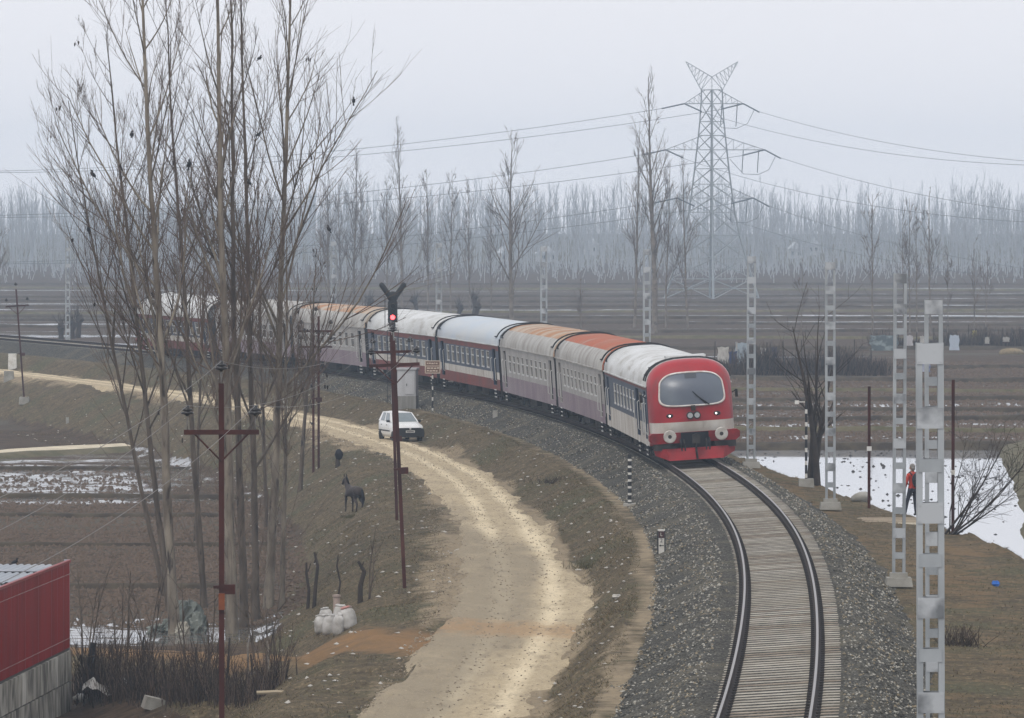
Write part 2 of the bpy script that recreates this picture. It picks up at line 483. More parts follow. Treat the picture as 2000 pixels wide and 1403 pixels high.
# ------------------------------------------------------------------ dirt road
def make_road_mat():
    m, N, L, b = node_mat('road_dirt')
    tc = N.new('ShaderNodeTexCoord').outputs['Object']
    at_ = N.new('ShaderNodeAttribute'); at_.attribute_name = 'mask'
    sep = N.new('ShaderNodeSeparateColor'); L.new(at_.outputs['Color'], sep.inputs[0])
    rut, gravel, org = sep.outputs[0], sep.outputs[1], sep.outputs[2]
    big = n_noise(N, L, n_map(N, L, tc, (1, 0.35, 1)), 0.6, 5, 0.6); mid = n_noise(N, L, n_map(N, L, tc, (1, .5, 1)), 2.4, 6, 0.7); fine = n_noise(N, L, tc, 11, 5, 0.7)
    c = n_mix(N, L, n_range(N, L, mid, 0.3, 0.7), (0.34, 0.275, 0.18), (0.47, 0.385, 0.255))
    c = n_mix(N, L, n_range(N, L, n_math(N, L, 'ADD', rut, n_range(N, L, big, .3, .7, -.3, .3)), 0.3, 0.9), c, (0.64, 0.54, 0.37))
    gr = n_mix(N, L, n_range(N, L, fine, 0.36, 0.66), (0.13, 0.105, 0.072), (0.33, 0.28, 0.20))
    c = n_mix(N, L, n_range(N, L, n_math(N, L, 'ADD', gravel, n_range(N, L, big, .3, .7, -.35, .35)), 0.3, 1.0, 0.0, 0.78), c, gr)
    c = n_mix(N, L, n_range(N, L, n_math(N, L, 'ADD', org, n_range(N, L, mid, .3, .7, -.3, .3)), 0.45, 0.95, 0.0, 0.6), c, (0.32, 0.19, 0.09))
    c = n_mix(N, L, n_range(N, L, fine, 0.55, 0.68, 0.0, .8), c, (0.16, 0.13, 0.09))
    c = n_mix(N, L, n_range(N, L, n_noise(N, L, n_map(N, L, tc, (1.2, .22, 1)), 1.6, 6, .75), 0.54, 0.66, 0.0, .62), c, (0.19, 0.155, 0.11))
    c = n_mix(N, L, n_range(N, L, fine, 0.42, 0.33, 0.0, .7), c, (0.62, 0.53, 0.38))
    L.new(c, b.inputs['Base Color']); b.inputs['Roughness'].default_value = 0.95; b.inputs['Specular IOR Level'].default_value = 0.1
    bp = N.new('ShaderNodeBump'); bp.inputs['Strength'].default_value = 0.8; bp.inputs['Distance'].default_value = 0.05
    L.new(n_math(N, L, 'ADD', n_math(N, L, 'MULTIPLY', mid, .6), n_math(N, L, 'MULTIPLY', fine, .4)), bp.inputs['Height']); L.new(bp.outputs[0], b.inputs['Normal'])
    return m
def build_road():
    sv = np.arange(-70, 430, 0.45); nc = 40
    t = np.linspace(-0.16, 1.18, nc)
    S, T = np.meshgrid(sv, t, indexing='ij')
    rr, rl = road_edges(S)
    A = rr + (rl - rr) * T
    X, Y = from_sd(S.ravel(), -A.ravel())
    Z = land(X, Y)
    Tr = T.ravel(); Sr = S.ravel()
    # wheel ruts pressed in
    rutm = np.exp(-((Tr - 0.23) / 0.10) ** 2) + np.exp(-((Tr - 0.60) / 0.10) ** 2)
    Z = Z + 0.05 - 0.025 * rutm + 0.03 * np.exp(-((Tr - .42) / .09) ** 2) * fbm(X * 2, Y, 5, 3)
    edge = np.minimum(Tr + 0.0, 1.0 - Tr) + 0.30 * fbm(X * 0.3, Y * 0.05, 31, 4) + .10 * fbm(X * 2.2, Y * .5, 33, 2)
    Z = Z - .14 * (1 - sstep(-.04, .12, edge))
    V = np.stack([X, Y, Z], 1)
    Fq = grid_faces(len(sv), nc)
    keep = (edge[Fq] > -0.06).all(1)
    Fq = Fq[keep][:, ::-1]
    grav = sstep(0.28, 0.70, Tr + 0.5 * fbm(X * .35, Y * .06, 77, 3)) * np.interp(Sr, [-60, 110, 150, 420], [1, 1, .35, .2])
    org = np.exp(-((Y - 150 + 0.6 * (X + 1)) / 4.0) ** 2)
    col = np.stack([rutm * np.interp(Sr, [0, 400], [.8, .9]), grav, org, np.ones_like(Tr)], 1)
    me = np_mesh('dirt_road', V, Fq, make_road_mat(), True, None, col)
    o = link('dirt_road', me); tag(o, 'pale rutted dirt road curving beside the railway bank', None, None, 'structure')
build_road()

# ------------------------------------------------------------------ ballast
def build_ballast():
    m, N, L, b = node_mat('ballast_stone_bed')
    tc = N.new('ShaderNodeTexCoord').outputs['Object']
    v = N.new('ShaderNodeTexVoronoi'); v.inputs['Scale'].default_value = 16; L.new(tc, v.inputs['Vector'])
    sepc = N.new('ShaderNodeSeparateColor'); L.new(v.outputs['Color'], sepc.inputs[0])
    c = n_mix(N, L, sepc.outputs[0], (0.045, 0.043, 0.036), (0.16, 0.152, 0.13))
    c = n_mix(N, L, n_range(N, L, v.outputs['Distance'], 0.0, 0.035, 1.0, 0.0), c, c)
    c = n_mix(N, L, n_range(N, L, v.outputs['Distance'], 0.4, 0.75), c, (0.03, 0.028, 0.025))
    c = n_mix(N, L, n_range(N, L, n_noise(N, L, tc, 0.35, 4), 0.5, 0.7, 0, .55), c, (0.19, 0.165, 0.115))
    L.new(c, b.inputs['Base Color']); b.inputs['Roughness'].default_value = 0.95; b.inputs['Specular IOR Level'].default_value = 0.1
    bp = N.new('ShaderNodeBump'); bp.inputs['Strength'].default_value = 1.0; bp.inputs['Distance'].default_value = 0.06; bp.invert = True
    L.new(v.outputs['Distance'], bp.inputs['Height']); L.new(bp.outputs[0], b.inputs['Normal'])
    sv = np.arange(-90, 470, 0.8)
    prof = [(-3.45, -1.02), (-3.05, -.86), (-2.6, -.60), (-2.15, -.36), (-1.85, -.20), (-1.5, -.165), (-1.15, -.178), (-1.0, -.197), (0, -.197), (1.0, -.197), (1.38, -.197), (1.5, -.19), (1.9, -.24), (2.3, -.45), (2.75, -.72), (3.2, -.9), (3.6, -1.08)]
    V = []
    for dd, zz in prof:
        X, Y = from_sd(sv, dd + 0.05 * 0)
        n = fbm(X * 1.3, Y * 1.0, 41, 3)
        k = 0.0 if abs(dd) < 1.45 else 1.0
        X2, Y2 = from_sd(sv, dd + k * 0.3 * n * (abs(dd) > 2.5))
        zc = dd * CANT * max(0.0, 1 - max(0, abs(dd) - 2.0) / 1.2) if abs(dd) < 3.2 else 0
        V.append(np.stack([X2, Y2, zz + zc + k * 0.06 * n], 1))
    V = np.stack(V, 1).reshape(-1, 3)
    me = np_mesh('ballast_bed', V, grid_faces(len(sv), len(prof))[:, ::-1], m, True)
    tag(link('ballast_bed', me), 'grey crushed stone ballast bed under the curved track', None, None, 'structure')
    # loose stones, too many to count
    n = 120000
    s = -20 + 280 * rng.random(n) ** 1.25
    dd = rng.uniform(-3.7, 3.7, n)
    keep = (np.abs(dd) > 1.44) | ((dd < -1.02) & (rng.random(n) < .75)) | (rng.random(n) < 0.05)
    s, dd = s[keep], dd[keep]; n = len(s)
    zz = np.interp(dd, [p[0] for p in prof], [p[1] for p in prof]) + np.where(np.abs(dd) < 3.2, dd * CANT * np.clip(1 - np.clip(np.abs(dd) - 2, 0, 9) / 1.2, 0, 1), 0)
    X, Y = from_sd(s, dd)
    zz = zz + np.where(np.abs(dd) > 1.45, 0.06 * fbm(X * 1.3, Y, 41, 3), -0.012)
    r = rng.uniform(0.02, 0.048, n) * np.where(np.abs(dd) < 1.44, np.where(dd < -1, .7, 0.45), 1)
    base = np.array([(1, 0, 0), (0, 1, 0), (-1, 0, 0), (0, -1, 0), (0, 0, 1), (0, 0, -1)], float)
    fc = np.array([(0, 1, 4), (1, 2, 4), (2, 3, 4), (3, 0, 4), (1, 0, 5), (2, 1, 5), (3, 2, 5), (0, 3, 5)])
    W = base[None] * rng.uniform(0.6, 1.25, (n, 6, 1)) + rng.uniform(-.25, .25, (n, 6, 3))
    an = rng.uniform(0, 6.283, n); ca, sa = np.cos(an)[:, None], np.sin(an)[:, None]
    W = np.stack([W[..., 0] * ca - W[..., 1] * sa, W[..., 0] * sa + W[..., 1] * ca, W[..., 2] * 0.75], -1)
    V = (W * r[:, None, None] + np.stack([X, Y, zz], 1)[:, None]).reshape(-1, 3)
    Fq = (fc[None] + 6 * np.arange(n)[:, None, None]).reshape(-1, 3)
    ms = [mat('stone_dark', (0.06, 0.058, 0.05), rough=.95), mat('stone_mid', (0.13, 0.125, 0.107), rough=.95), mat('stone_light', (0.36, 0.345, 0.30), rough=.95), mat('stone_tan', (0.23, 0.19, 0.125), rough=.95)]
    mi = np.repeat(rng.choice(4, n, p=[.34, .36, .17, .13]), 8)
    me = np_mesh('ballast_stones', V, Fq, ms, False, mi)
    tag(link('ballast_stones', me), 'loose grey ballast stones heaped along the track', None, None, 'stuff')
build_ballast()

# ------------------------------------------------------------------ track
M_CONC = mat('sleeper_concrete', (0.43, 0.395, 0.33), (0.29, 0.265, 0.22), rough=.95, scale=3, c3=(0.20, 0.15, 0.11), s3=.5, lo3=.55, hi3=.75)
M_RAILTOP = mat('rail_worn_steel', (0.30, 0.29, 0.285), rough=.5, metal=0.6)
M_RAILSIDE = mat('rail_rust', (0.045, 0.03, 0.024), (0.025, 0.02, 0.018), rough=.9, scale=4)
M_CLIP = mat('rail_clip_iron', (0.03, 0.025, 0.023), rough=.9)
def build_track():
    T = thing('railway_track', 'curved single railway track with concrete sleepers', 'railway track')
    prof = [(-.075, 0), (-.075, .012), (-.012, .03), (-.012, .12), (-.036, .135), (-.036, .163), (-.026, .172), (.026, .172), (.036, .163), (.036, .135), (.012, .12), (.012, .03), (.075, .012), (.075, 0)]
    sv = np.arange(-100, 480, 1.0)
    np_ = len(prof)
    for sd in (-1, 1):
        V = []
        for s in sv:
            M = track_frame(s)
            for (x, z) in prof: V.append(M @ Vector((sd * 0.874 + x, 0, z - .172)))
        V = np.array([tuple(v) for v in V])
        i = np.arange(len(sv) - 1)[:, None] * np_ + np.arange(np_)[None]
        j = np.arange(len(sv) - 1)[:, None] * np_ + (np.arange(np_) + 1)[None] % np_
        Fq = np.stack([i, j, j + np_, i + np_], -1).reshape(-1, 4)
        mi = np.tile(np.array([0, 0, 0, 0, 0, 0, 1, 0, 0, 0, 0, 0, 0, 0]), len(sv) - 1)
        mi = np.where(np.isin(np.tile(np.arange(np_), len(sv) - 1), [6]), 1, 0)
        me = np_mesh('rail', V, Fq, [M_RAILSIDE, M_RAILTOP], False, mi)
        link('rail', me, T)
    # sleepers: chamfered concrete blocks, a little lower in the middle
    mb = MB()
    pf = [(-.125, -.22), (.125, -.22), (.10, 0.0), (-.10, 0.0)]
    xs = [(-1.375, -.01), (-1.15, .0), (-.62, .0), (-.35, -.002), (.35, -.002), (.62, .0), (1.15, .0), (1.375, -.01)]
    vs = []; fs = []
    for x, dz in xs:
        for (y, z) in pf: vs.append((x, y, z + (dz if z > -.1 else 0)))
    for k in range(len(xs) - 1):
        for q in range(4):
            fs.append((k * 4 + q, k * 4 + (q + 1) % 4, k * 4 + 4 + (q + 1) % 4, k * 4 + 4 + q))
    fs += [(0, 1, 2, 3), (31, 30, 29, 28)]
    mb.add(vs, fs)
    tints = [mb.mesh('sleeper', [q]) for q in (M_CONC, mat('sleeper_concrete_pale', (.50, .465, .395), (.36, .33, .28), rough=.95, scale=3), mat('sleeper_concrete_stained', (.36, .305, .24), (.21, .17, .13), rough=.95, scale=3))]
    clip = MB()
    for sd in (-1, 1):
        for q in (-1, 1):
            clip.box((sd * .874 + q * .10, 0, .018), (.085, .17, .04), 0)
            clip.box((sd * .874 + q * .13, 0, .012), (.05, .09, .07), 0)
    rest = MB(); clips = MB(); k = 0
    for i, s in enumerate(np.arange(-30, 470, 0.62)):
        M = track_frame(s) @ Matrix.Translation((0, random.uniform(-.02, .02), -.186 + random.uniform(-.002, .002)))
        if 8 < s < 194 and k < 300:
            o = link('sleeper', tints[random.choice((0, 0, 0, 1, 1, 2))], T); o.matrix_local = M; k += 1
        else:
            rest.add(vs, fs, 0, M)
        if s < 210: clips.add(clip.v, clip.f, 0, track_frame(s) @ Matrix.Translation((0, 0, -.186)))
    tag(rest.build('far_sleepers', [M_CONC], T), kind='stuff')
    tag(clips.build('rail_clips', [M_CLIP], T), kind='stuff')
build_track()

# ------------------------------------------------------------------ water
def water_mat(name, base, rough=.04, bump=0.02):
    m, N, L, b = node_mat(name)
    tc = N.new('ShaderNodeTexCoord').outputs['Object']
    b.inputs['Base Color'].default_value = (*base, 1); b.inputs['Roughness'].default_value = rough; b.inputs['IOR'].default_value = 1.5; b.inputs['Specular IOR Level'].default_value = 0.7
    bp = N.new('ShaderNodeBump'); bp.inputs['Strength'].default_value = bump; bp.inputs['Distance'].default_value = 0.02
    L.new(n_noise(N, L, tc, 1.5, 3), bp.inputs['Height']); L.new(bp.outputs[0], b.inputs['Normal'])
    return m
M_WATER = water_mat('pond_water', (0.42, 0.43, 0.45))
mb = MB()
pondv = [(6, 150, Z_POND), (15.5, 150, Z_POND), (22.3, 214, Z_POND), (27.5, POND_FAR - .3, Z_POND), (-6, POND_FAR - .3, Z_POND)]
mb.add(pondv, [tuple(range(len(pondv)))])
tag(mb.build('pond', [M_WATER]), 'still pale pond at the foot of the right bank', None, None, 'structure')

# ridges between plots
M_BUND = mat('bund_earth', (0.035, 0.026, 0.018), (0.07, 0.055, 0.035), rough=.95, scale=1.2, bump=.6, bscale=5)
M_BUNDG = mat('bund_grass', (0.075, 0.07, 0.034), (0.13, 0.11, 0.065), rough=.95, scale=1.0, bump=.7, bscale=4)
M_PATH = mat('pale_path', (0.60, 0.53, 0.40), (0.46, 0.40, 0.29), rough=.95, scale=.8)
def bund(P, Q, wd, ht, m, z0, name='field_bund', seed=0, label='low earth ridge between wet field plots', top=None):
    P = np.array(P, float); Q = np.array(Q, float); L = np.hypot(*(Q - P)); n = max(4, int(L / 2.0))
    t = np.linspace(0, 1, n); nx, ny = (Q - P)[1] / L, -(Q - P)[0] / L
    prof = [(-1, -.3), (-.55, .75), (-.2, 1.0), (.2, 1.0), (.55, .75), (1, -.3)]
    V = []
    for x, z in prof:
        wob = 0.25 * wd * fbm(t * L * .12, np.full(n, x + seed * 7.), 51 + seed, 3)
        hh = ht * (1 + .6 * fbm(t * L * .2, np.full(n, x * 3 + seed), 61, 3))
        V.append(np.stack([P[0] + (Q - P)[0] * t + nx * (x * wd / 2 + wob), P[1] + (Q - P)[1] * t + ny * (x * wd / 2 + wob), z0 + z * hh], 1))
    V = np.stack(V, 1).reshape(-1, 3)
    Fq = grid_faces(n, len(prof))
    mi = np.zeros(len(Fq), int)
    if top is not None: mi[np.tile(np.arange(len(prof) - 1), n - 1) == 2] = 1
    me = np_mesh(name, V, Fq, [m] + ([top] if top else []), True, mi)
    return tag(link(name, me), label, None, None, 'structure')
def yfor(py, z): return F * (HCAM - z) / (py - YH)
sd = 0
for py, x0, x1, tilt, h, wd in [(556, -200, 2200, 0, .3, 2), (566, -200, 2200, 3, .3, 2), (580, -100, 2100, -2, .28, 1.6), (591, -100, 2100, 2, .3, 1.6), (601, -100, 2100, 0, .3, 1.5), (611, -100, 2100, -3, .28, 1.4), (622, -50, 2100, 2, .32, 1.5), (634, 900, 2100, 3, .3, 1.4), (649, 900, 2080, -2, .3, 1.4), (662, 1100, 2080, 2, .3, 1.3), (683, 1250, 2080, 0, .35, 1.6), (722, 1380, 2080, -4, .3, 1.4), (745, 1380, 2080, 3, .35, 1.5), (765, 1400, 2080, 2, .25, 1.0), (783, 1400, 2080, -3, .28, 1.1), (803, 1400, 2080, 3, .25, 1.0), (822, 1400, 2080, -2, .28, 1.1), (843, 1400, 2080, 2, .25, 1.0), (640, -150, 300, 3, .3, 1.5), (627, -150, 420, 0, .3, 1.5)]:
    Ya, Yb = yfor(py - tilt, Z_FAR), yfor(py + tilt, Z_FAR)
    bund(((x0 - 1000) / F * Ya, Ya), ((x1 - 1000) / F * Yb, Yb), wd, h, M_BUNDG if sd % 4 == 1 else M_BUND, Z_FAR - .02, seed=sd); sd += 1
bund((-8, POND_FAR + .6), (34, POND_FAR + .3), 2.2, .32, M_BUND, Z_FAR - .05, seed=31, label='dark earth ridge along the far side of the pond')
bund((27.6, POND_FAR + 2), (17.4, 168), 2.6, .55, M_BUNDG, Z_FAR - .25, seed=33, label='grassy earth ridge on the right side of the pond')
# left side plots
for py, x0, x1, tl in [(973, -60, 560, 1), (1010, -60, 430, 0), (1068, -60, 640, -1), (1150, 100, 600, 1), (918, -60, 400, 0)]:
    Ya, Yb = yfor(py - tl, Z_LEFT), yfor(py + tl, Z_LEFT)
    bund(((x0 - 1000) / F * Ya, Ya), ((x1 - 1000) / F * Yb, Yb), .8, .22, M_BUND, Z_LEFT - .02, seed=sd); sd += 1
Ya, Yb = yfor(886, -4.2), yfor(866, -4.2)
bund(((-80 - 1000) / F * Ya, Ya), ((330 - 1000) / F * Yb, Yb), 6.5, .32, M_BUNDG, Z_LEFT - .02, 'field_path', 40, 'raised field bank with a pale path on top', M_PATH)

# ================================================================== THE TRAIN
M_ROOFW = mat('roof_white', (0.60, 0.61, 0.61), (0.48, 0.485, 0.47), rough=.55, scale=.9, detail=6, stretch=(1, .5, 2), c3=(0.28, .26, .225), s3=1.4, lo3=.52, hi3=.8)
M_ROOFB = mat('roof_pale_blue', (0.42, 0.475, 0.53), (0.47, 0.495, 0.51), rough=.5, scale=.7, stretch=(1, .5, 2), c3=(.42, .42, .38), s3=1.6, lo3=.6, hi3=.75)
M_ROOFO = mat('roof_rust_orange', (0.36, 0.18, 0.085), (0.42, 0.36, 0.29), rough=.85, scale=.55, detail=7, stretch=(.35, 1.3, .6), lo=.42, hi=.62, c3=(.17, .095, .06), s3=2.2, lo3=.58, hi3=.7)
M_ROOFR = mat('roof_rust_red', (0.37, 0.085, 0.036), (0.31, 0.13, 0.075), rough=.85, scale=.6, detail=7, stretch=(.35, 1, .6), c3=(.33, .27, .235), s3=.8, lo3=.58, hi3=.72)
M_EAVE = mat('roof_edge_dirty_white', (0.41, 0.405, 0.385), (0.27, 0.25, 0.225), rough=.75, scale=1.2, detail=6, stretch=(1, 1, .5))
M_GREYW = mat('side_grey_white', (0.37, 0.36, 0.35), (0.28, 0.268, 0.258), rough=.6, scale=1.0, detail=6, stretch=(1, 1, .4), bump=.1)
M_MAUVE = mat('side_mauve', (0.185, 0.135, 0.165), (0.25, 0.205, 0.225), rough=.6, scale=.8, detail=6, stretch=(1, 1, .5), c3=(.2, .17, .17), s3=1.5, lo3=.6, hi3=.8)
M_MAROON = mat('side_maroon', (0.18, 0.032, 0.026), (0.12, 0.036, 0.03), rough=.6, scale=1.0, detail=6, stretch=(1, 1, .4))
M_BLUE = mat('side_blue_grey', (0.035, 0.052, 0.085), (0.055, 0.07, 0.10), rough=.55, scale=1.0, stretch=(1, 1, .4))
M_CREAM = mat('side_cream_white', (0.54, 0.52, 0.485), (0.38, 0.345, 0.30), rough=.6, scale=1.6, detail=6, stretch=(1, 1, .3), c3=(.2, .16, .13), s3=2.0, lo3=.6, hi3=.8)
M_BLACK = mat('dark_iron', (0.012, 0.012, 0.014), (0.03, 0.027, 0.025), rough=.8, scale=3)
M_UNDER = mat('underframe_grime', (0.022, 0.02, 0.02), (0.05, 0.045, 0.04), rough=.9, scale=2)
M_DARKIN = mat('dark_inside', (0.008, 0.009, 0.012), rough=.9)
M_GLASS = mat('window_glass_dusty', (0.06, 0.06, 0.057), (0.10, 0.097, 0.09), rough=.25, scale=1.5, spec=.4)
M_FRAME = mat('window_frame_alu', (0.55, 0.55, 0.54), rough=.45, metal=.3)
M_RED = mat('nose_red', (0.34, 0.008, 0.014), (0.24, 0.008, 0.012), rough=.42, scale=1.3, detail=6, stretch=(1, 1, .4), spec=.45, c3=(.15, .04, .035), s3=2.4, lo3=.55, hi3=.8)
M_REDD = mat('buffer_beam_red', (0.25, 0.008, 0.012), (0.12, 0.009, 0.01), rough=.6, scale=2.0, detail=5)
M_WSCREEN = mat('windscreen_glass', (0.085, 0.10, 0.13), (0.12, 0.14, 0.165), rough=.3, scale=.8, spec=.45)
M_RIM = mat('windscreen_rim_paint', (0.66, 0.65, 0.62), (0.5, 0.42, 0.38), rough=.6, scale=4)
M_DISC = mat('buffer_disc_steel', (0.50, 0.49, 0.46), (0.36, 0.33, 0.29), rough=.5, scale=5, metal=.2)
M_LAMPON = mat('lit_lamp', (1, 1, .95), emit=(1.0, .97, .9), estr=3.0)
M_LENS = mat('lamp_lens', (0.35, 0.36, 0.37), rough=.15, spec=.8)

ZB, ZE, ZT = 0.68, 2.93, 3.93      # skirt, eave, roof crown
HW = 1.60
def roof_z(x): return ZE + (ZT - ZE) * (1 - abs(x / HW) ** 2.6) ** (1 / 1.7)
def roof_pts(n=19, w=1.0):
    out = []
    for i in range(n):
        a = math.pi * (1 - i / (n - 1))
        x = HW * w * (1 if math.cos(a) > 0 else -1) * abs(math.cos(a)) ** .70
        out.append((x, ZE + (ZT - ZE) * abs(math.sin(a)) ** .95))
    return out

def side_wall(mb, sx, y0, y1, holes, bands, depth=.09):
    """flat side with real openings; holes (ya,yb,za,zb); bands [(z, mat index)...] colours by height"""
    ys = sorted(set([y0, y1] + [h[0] for h in holes] + [h[1] for h in holes]))
    zs = sorted(set([ZB, ZE] + [h[2] for h in holes] + [h[3] for h in holes] + [b[0] for b in bands[1:]]))
    x = sx * HW
    def midx(z):
        k = 0
        for i, b in enumerate(bands):
            if z >= b[0] - 1e-6: k = b[1]
        return k
    for i in range(len(ys) - 1):
        for j in range(len(zs) - 1):
            ya, yb, za, zb = ys[i], ys[i + 1], zs[j], zs[j + 1]
            if any(ya >= h[0] - 1e-6 and yb <= h[1] + 1e-6 and za >= h[2] - 1e-6 and zb <= h[3] + 1e-6 for h in holes): continue
            q = [(x, ya, za), (x, yb, za), (x, yb, zb), (x, ya, zb)]
            if sx < 0: q = q[::-1]
            mb.add(q, [(0, 1, 2, 3)], midx((za + zb) / 2))
    for h in holes:
        ya, yb, za, zb = h; xi = x - sx * depth
        ring = [(ya, za), (yb, za), (yb, zb), (ya, zb)]
        for k in range(4):
            (a1, b1), (a2, b2) = ring[k], ring[(k + 1) % 4]
            mb.add([(x, a1, b1), (x, a2, b2), (xi, a2, b2), (xi, a1, b1)], [(0, 1, 2, 3)], midx((za + zb) / 2))

def mk_window(par, sx, ya, yb, za, zb, bars=True):
    xi = sx * (HW - .055)
    w = MB(); x = sx * (HW - .03)
    t = .035
    for (c, s) in (((ya + t / 2), (za + zb) / 2), ((yb - t / 2), (za + zb) / 2)):
        w.box((x, c, s), (.05, t, zb - za))
    w.box((x, (ya + yb) / 2, za + .03), (.075, yb - ya - 2 * t, .06))
    w.box((x, (ya + yb) / 2, zb - t / 2), (.05, yb - ya - 2 * t, t))
    zm = za + (zb - za) * .60
    w.box((x, (ya + yb) / 2, zm), (.06, yb - ya - 2 * t, .05))
    o = w.build('window', [M_FRAME], par)
    for (z0, z1) in ((za + .06, zm - .025), (zm + .025, zb - t)):
        p = MB(); p.box((xi, (ya + yb) / 2, (z0 + z1) / 2), (.02, yb - ya - 2 * t, z1 - z0))
        p.build('pane', [M_GLASS], o)
    return o

def mk_bogie(par, y):
    b = MB()
    for sx in (-1, 1):
        b.box((sx * 1.02, y, .52), (.16, 3.1, .22)); b.box((sx * 1.02, y, .72), (.2, .9, .3))
        for dy in (-1.2, 1.2):
            b.box((sx * 1.06, y + dy, .46), (.24, .34, .3))
            b.tube([(sx * 1.0, y + dy - .34, .5), (sx * 1.0, y + dy - .34, .85)], .11, 8)
            b.tube([(sx * 1.0, y + dy + .34, .5), (sx * 1.0, y + dy + .34, .85)], .11, 8)
    b.box((0, y, .66), (1.9, .5, .3))
    o = b.build('bogie', [M_UNDER], par)
    for dy in (-1.2, 1.2):
        for sx in (-1, 1):
            wv = MB(); Mx = Matrix.Translation((sx * .86, y + dy, .457)) @ Matrix.Rotation(R(90), 4, 'Y')
            wv.lathe([(.40, -.065), (.457, -.06), (.457, .05), (.43, .065), (.15, .08)], 18, 0, Mx)
            wv.build('wheel', [M_BLACK], o)
    return o

def mk_steps(par, sx, y):
    s = MB()
    for dy in (-.42, .42):
        s.box((sx * 1.5, y + dy, .56), (.05, .05, .52))
    for z in (.32, .5, .68):
        s.box((sx * 1.5, y, z), (.22, .8, .03), 0)
        s.box((sx * 1.615, y, z + .005), (.012, .7, .05), 1)
    return s.build('step', [M_BLACK, M_FRAME], par)

def mk_handrail(par, sx, y, z0, z1, m=None):
    h = MB(); x = sx * (HW + .07)
    h.tube([(sx * HW, y, z0), (x, y, z0 + .05), (x, y, z1 - .05), (sx * HW, y, z1)], .018, 6)
    return h.build('handrail', [m or M_FRAME], par)

def car_shell(par, y0, y1, scheme, roofm, doors, wins, eave=None, both=True):
    bands = {'mauve': [(ZB, 1), (1.50, 0)], 'blue': [(ZB, 2), (1.22, 3), (1.58, 4), (2.66, 2)], 'front': [(ZB, 3), (1.52, 4), (2.8, 2)]}[scheme]
    mats = [M_GREYW, M_MAUVE, M_MAROON, M_CREAM, M_BLUE]
    body = MB()
    for sx in (-1, 1):
        holes = [(a, b, 1.72, 2.60) for a, b in wins] + [(a, b, .92, 2.74) for a, b in doors]
        side_wall(body, sx, y0, y1, holes, bands)
        # sole bar returning under the floor
        body.add([(sx * HW, y0, ZB), (sx * HW, y1, ZB), (sx * (HW - .25), y1, ZB - .02), (sx * (HW - .25), y0, ZB - .02)], [(0, 1, 2, 3)], bands[0][1])
    body.build('body', mats, par)
    # floor and ends
    fl = MB(); fl.box((0, (y0 + y1) / 2, ZB + .06), (2 * HW - .1, y1 - y0 - .04, .1))
    fl.build('floor', [M_UNDER], par)
    inn = MB()
    inn.box((0, (y0 + y1) / 2, 1.85), (2 * HW - .6, y1 - y0 - .3, 2.0))
    inn.build('interior', [M_DARKIN], par)
    # roof with pale dirty edge
    rp = roof_pts(); n = len(rp); rf = MB()
    ny = 8
    vs = []; fs = []; ms = []
    for k in range(ny + 1):
        y = y0 + (y1 - y0) * k / ny
        for x, z in rp: vs.append((x * 1.012, y, z + .01))
    b = 0
    for k in range(ny):
        for i in range(n - 1):
            rf.f.append([k * n + i, k * n + i + 1, (k + 1) * n + i + 1, (k + 1) * n + i]); rf.m.append(1 if (i < 5 or i > n - 7) and eave else 0)
    for k in (0, ny):
        f = [k * n + i for i in range(n)]
        rf.f.append(f if k else f[::-1]); rf.m.append(0)
    rf.v = vs
    ro = rf.build('roof', [roofm, eave or roofm], par, True)
    for sx in (-1, 1):
        g = MB(); g.box((sx * (HW + .03), (y0 + y1) / 2, ZE + .01), (.05, y1 - y0, .05)); g.build('gutter', [M_EAVE if scheme == 'mauve' else M_ROOFW], ro)
    # rain strips arched over the roof near each end
    for yy, sg in ((y0 + .45, 1), (y1 - .45, -1)):
        st = MB(); pts = [(x * 1.03, yy, z + .035) for x, z in roof_pts(17)][2:-2]
        st.tube(pts, .038, 5)
        a = pts[0]; st.tube([a, (a[0], a[1] + sg * .55, a[2] + .01)], .035, 5); a = pts[-1]; st.tube([a, (a[0], a[1] + sg * .55, a[2] + .01)], .035, 5)
        st.build('rain_strip', [M_BLACK], ro)
    for a, b in wins:
        for sx in (-1, 1): mk_window(par, sx, a, b, 1.72, 2.60)
    for a, b in doors:
        for sx in (-1, 1):
            d = MB(); d.box((sx * (HW - .16), a + (b - a) * .32, 1.83), (.04, (b - a) * .64, 1.8)); d.box((sx * (HW - .13), a + (b - a) *   .33, 2.25), (.03, (b - a) * .4, .5), 1)
            do = d.build('door', [M_BLUE if scheme != 'mauve' else M_GREYW, M_GLASS], par)
            hd = MB(); hd.box((sx * (HW - .125), a + (b - a) * .58, 1.95), (.03, .04, .16)); hd.build('handle', [M_FRAME], do)
            mk_steps(par, sx, (a + b) / 2)
            mk_handrail(par, sx, a - .08, 1.15, 2.3); mk_handrail(par, sx, b + .08, 1.15, 2.3)
    u = MB()
    for (yc, l, h, wd) in ((-2.6, 2.4, .48, 2.3), (.6, 1.6, .4, 2.5), (2.9, 1.5, .5, 2.2)):
        u.box((0, (y0 + y1) / 2 + yc, ZB - h / 2), (wd, l, h))
    u.build('equipment_box', [M_UNDER], par)

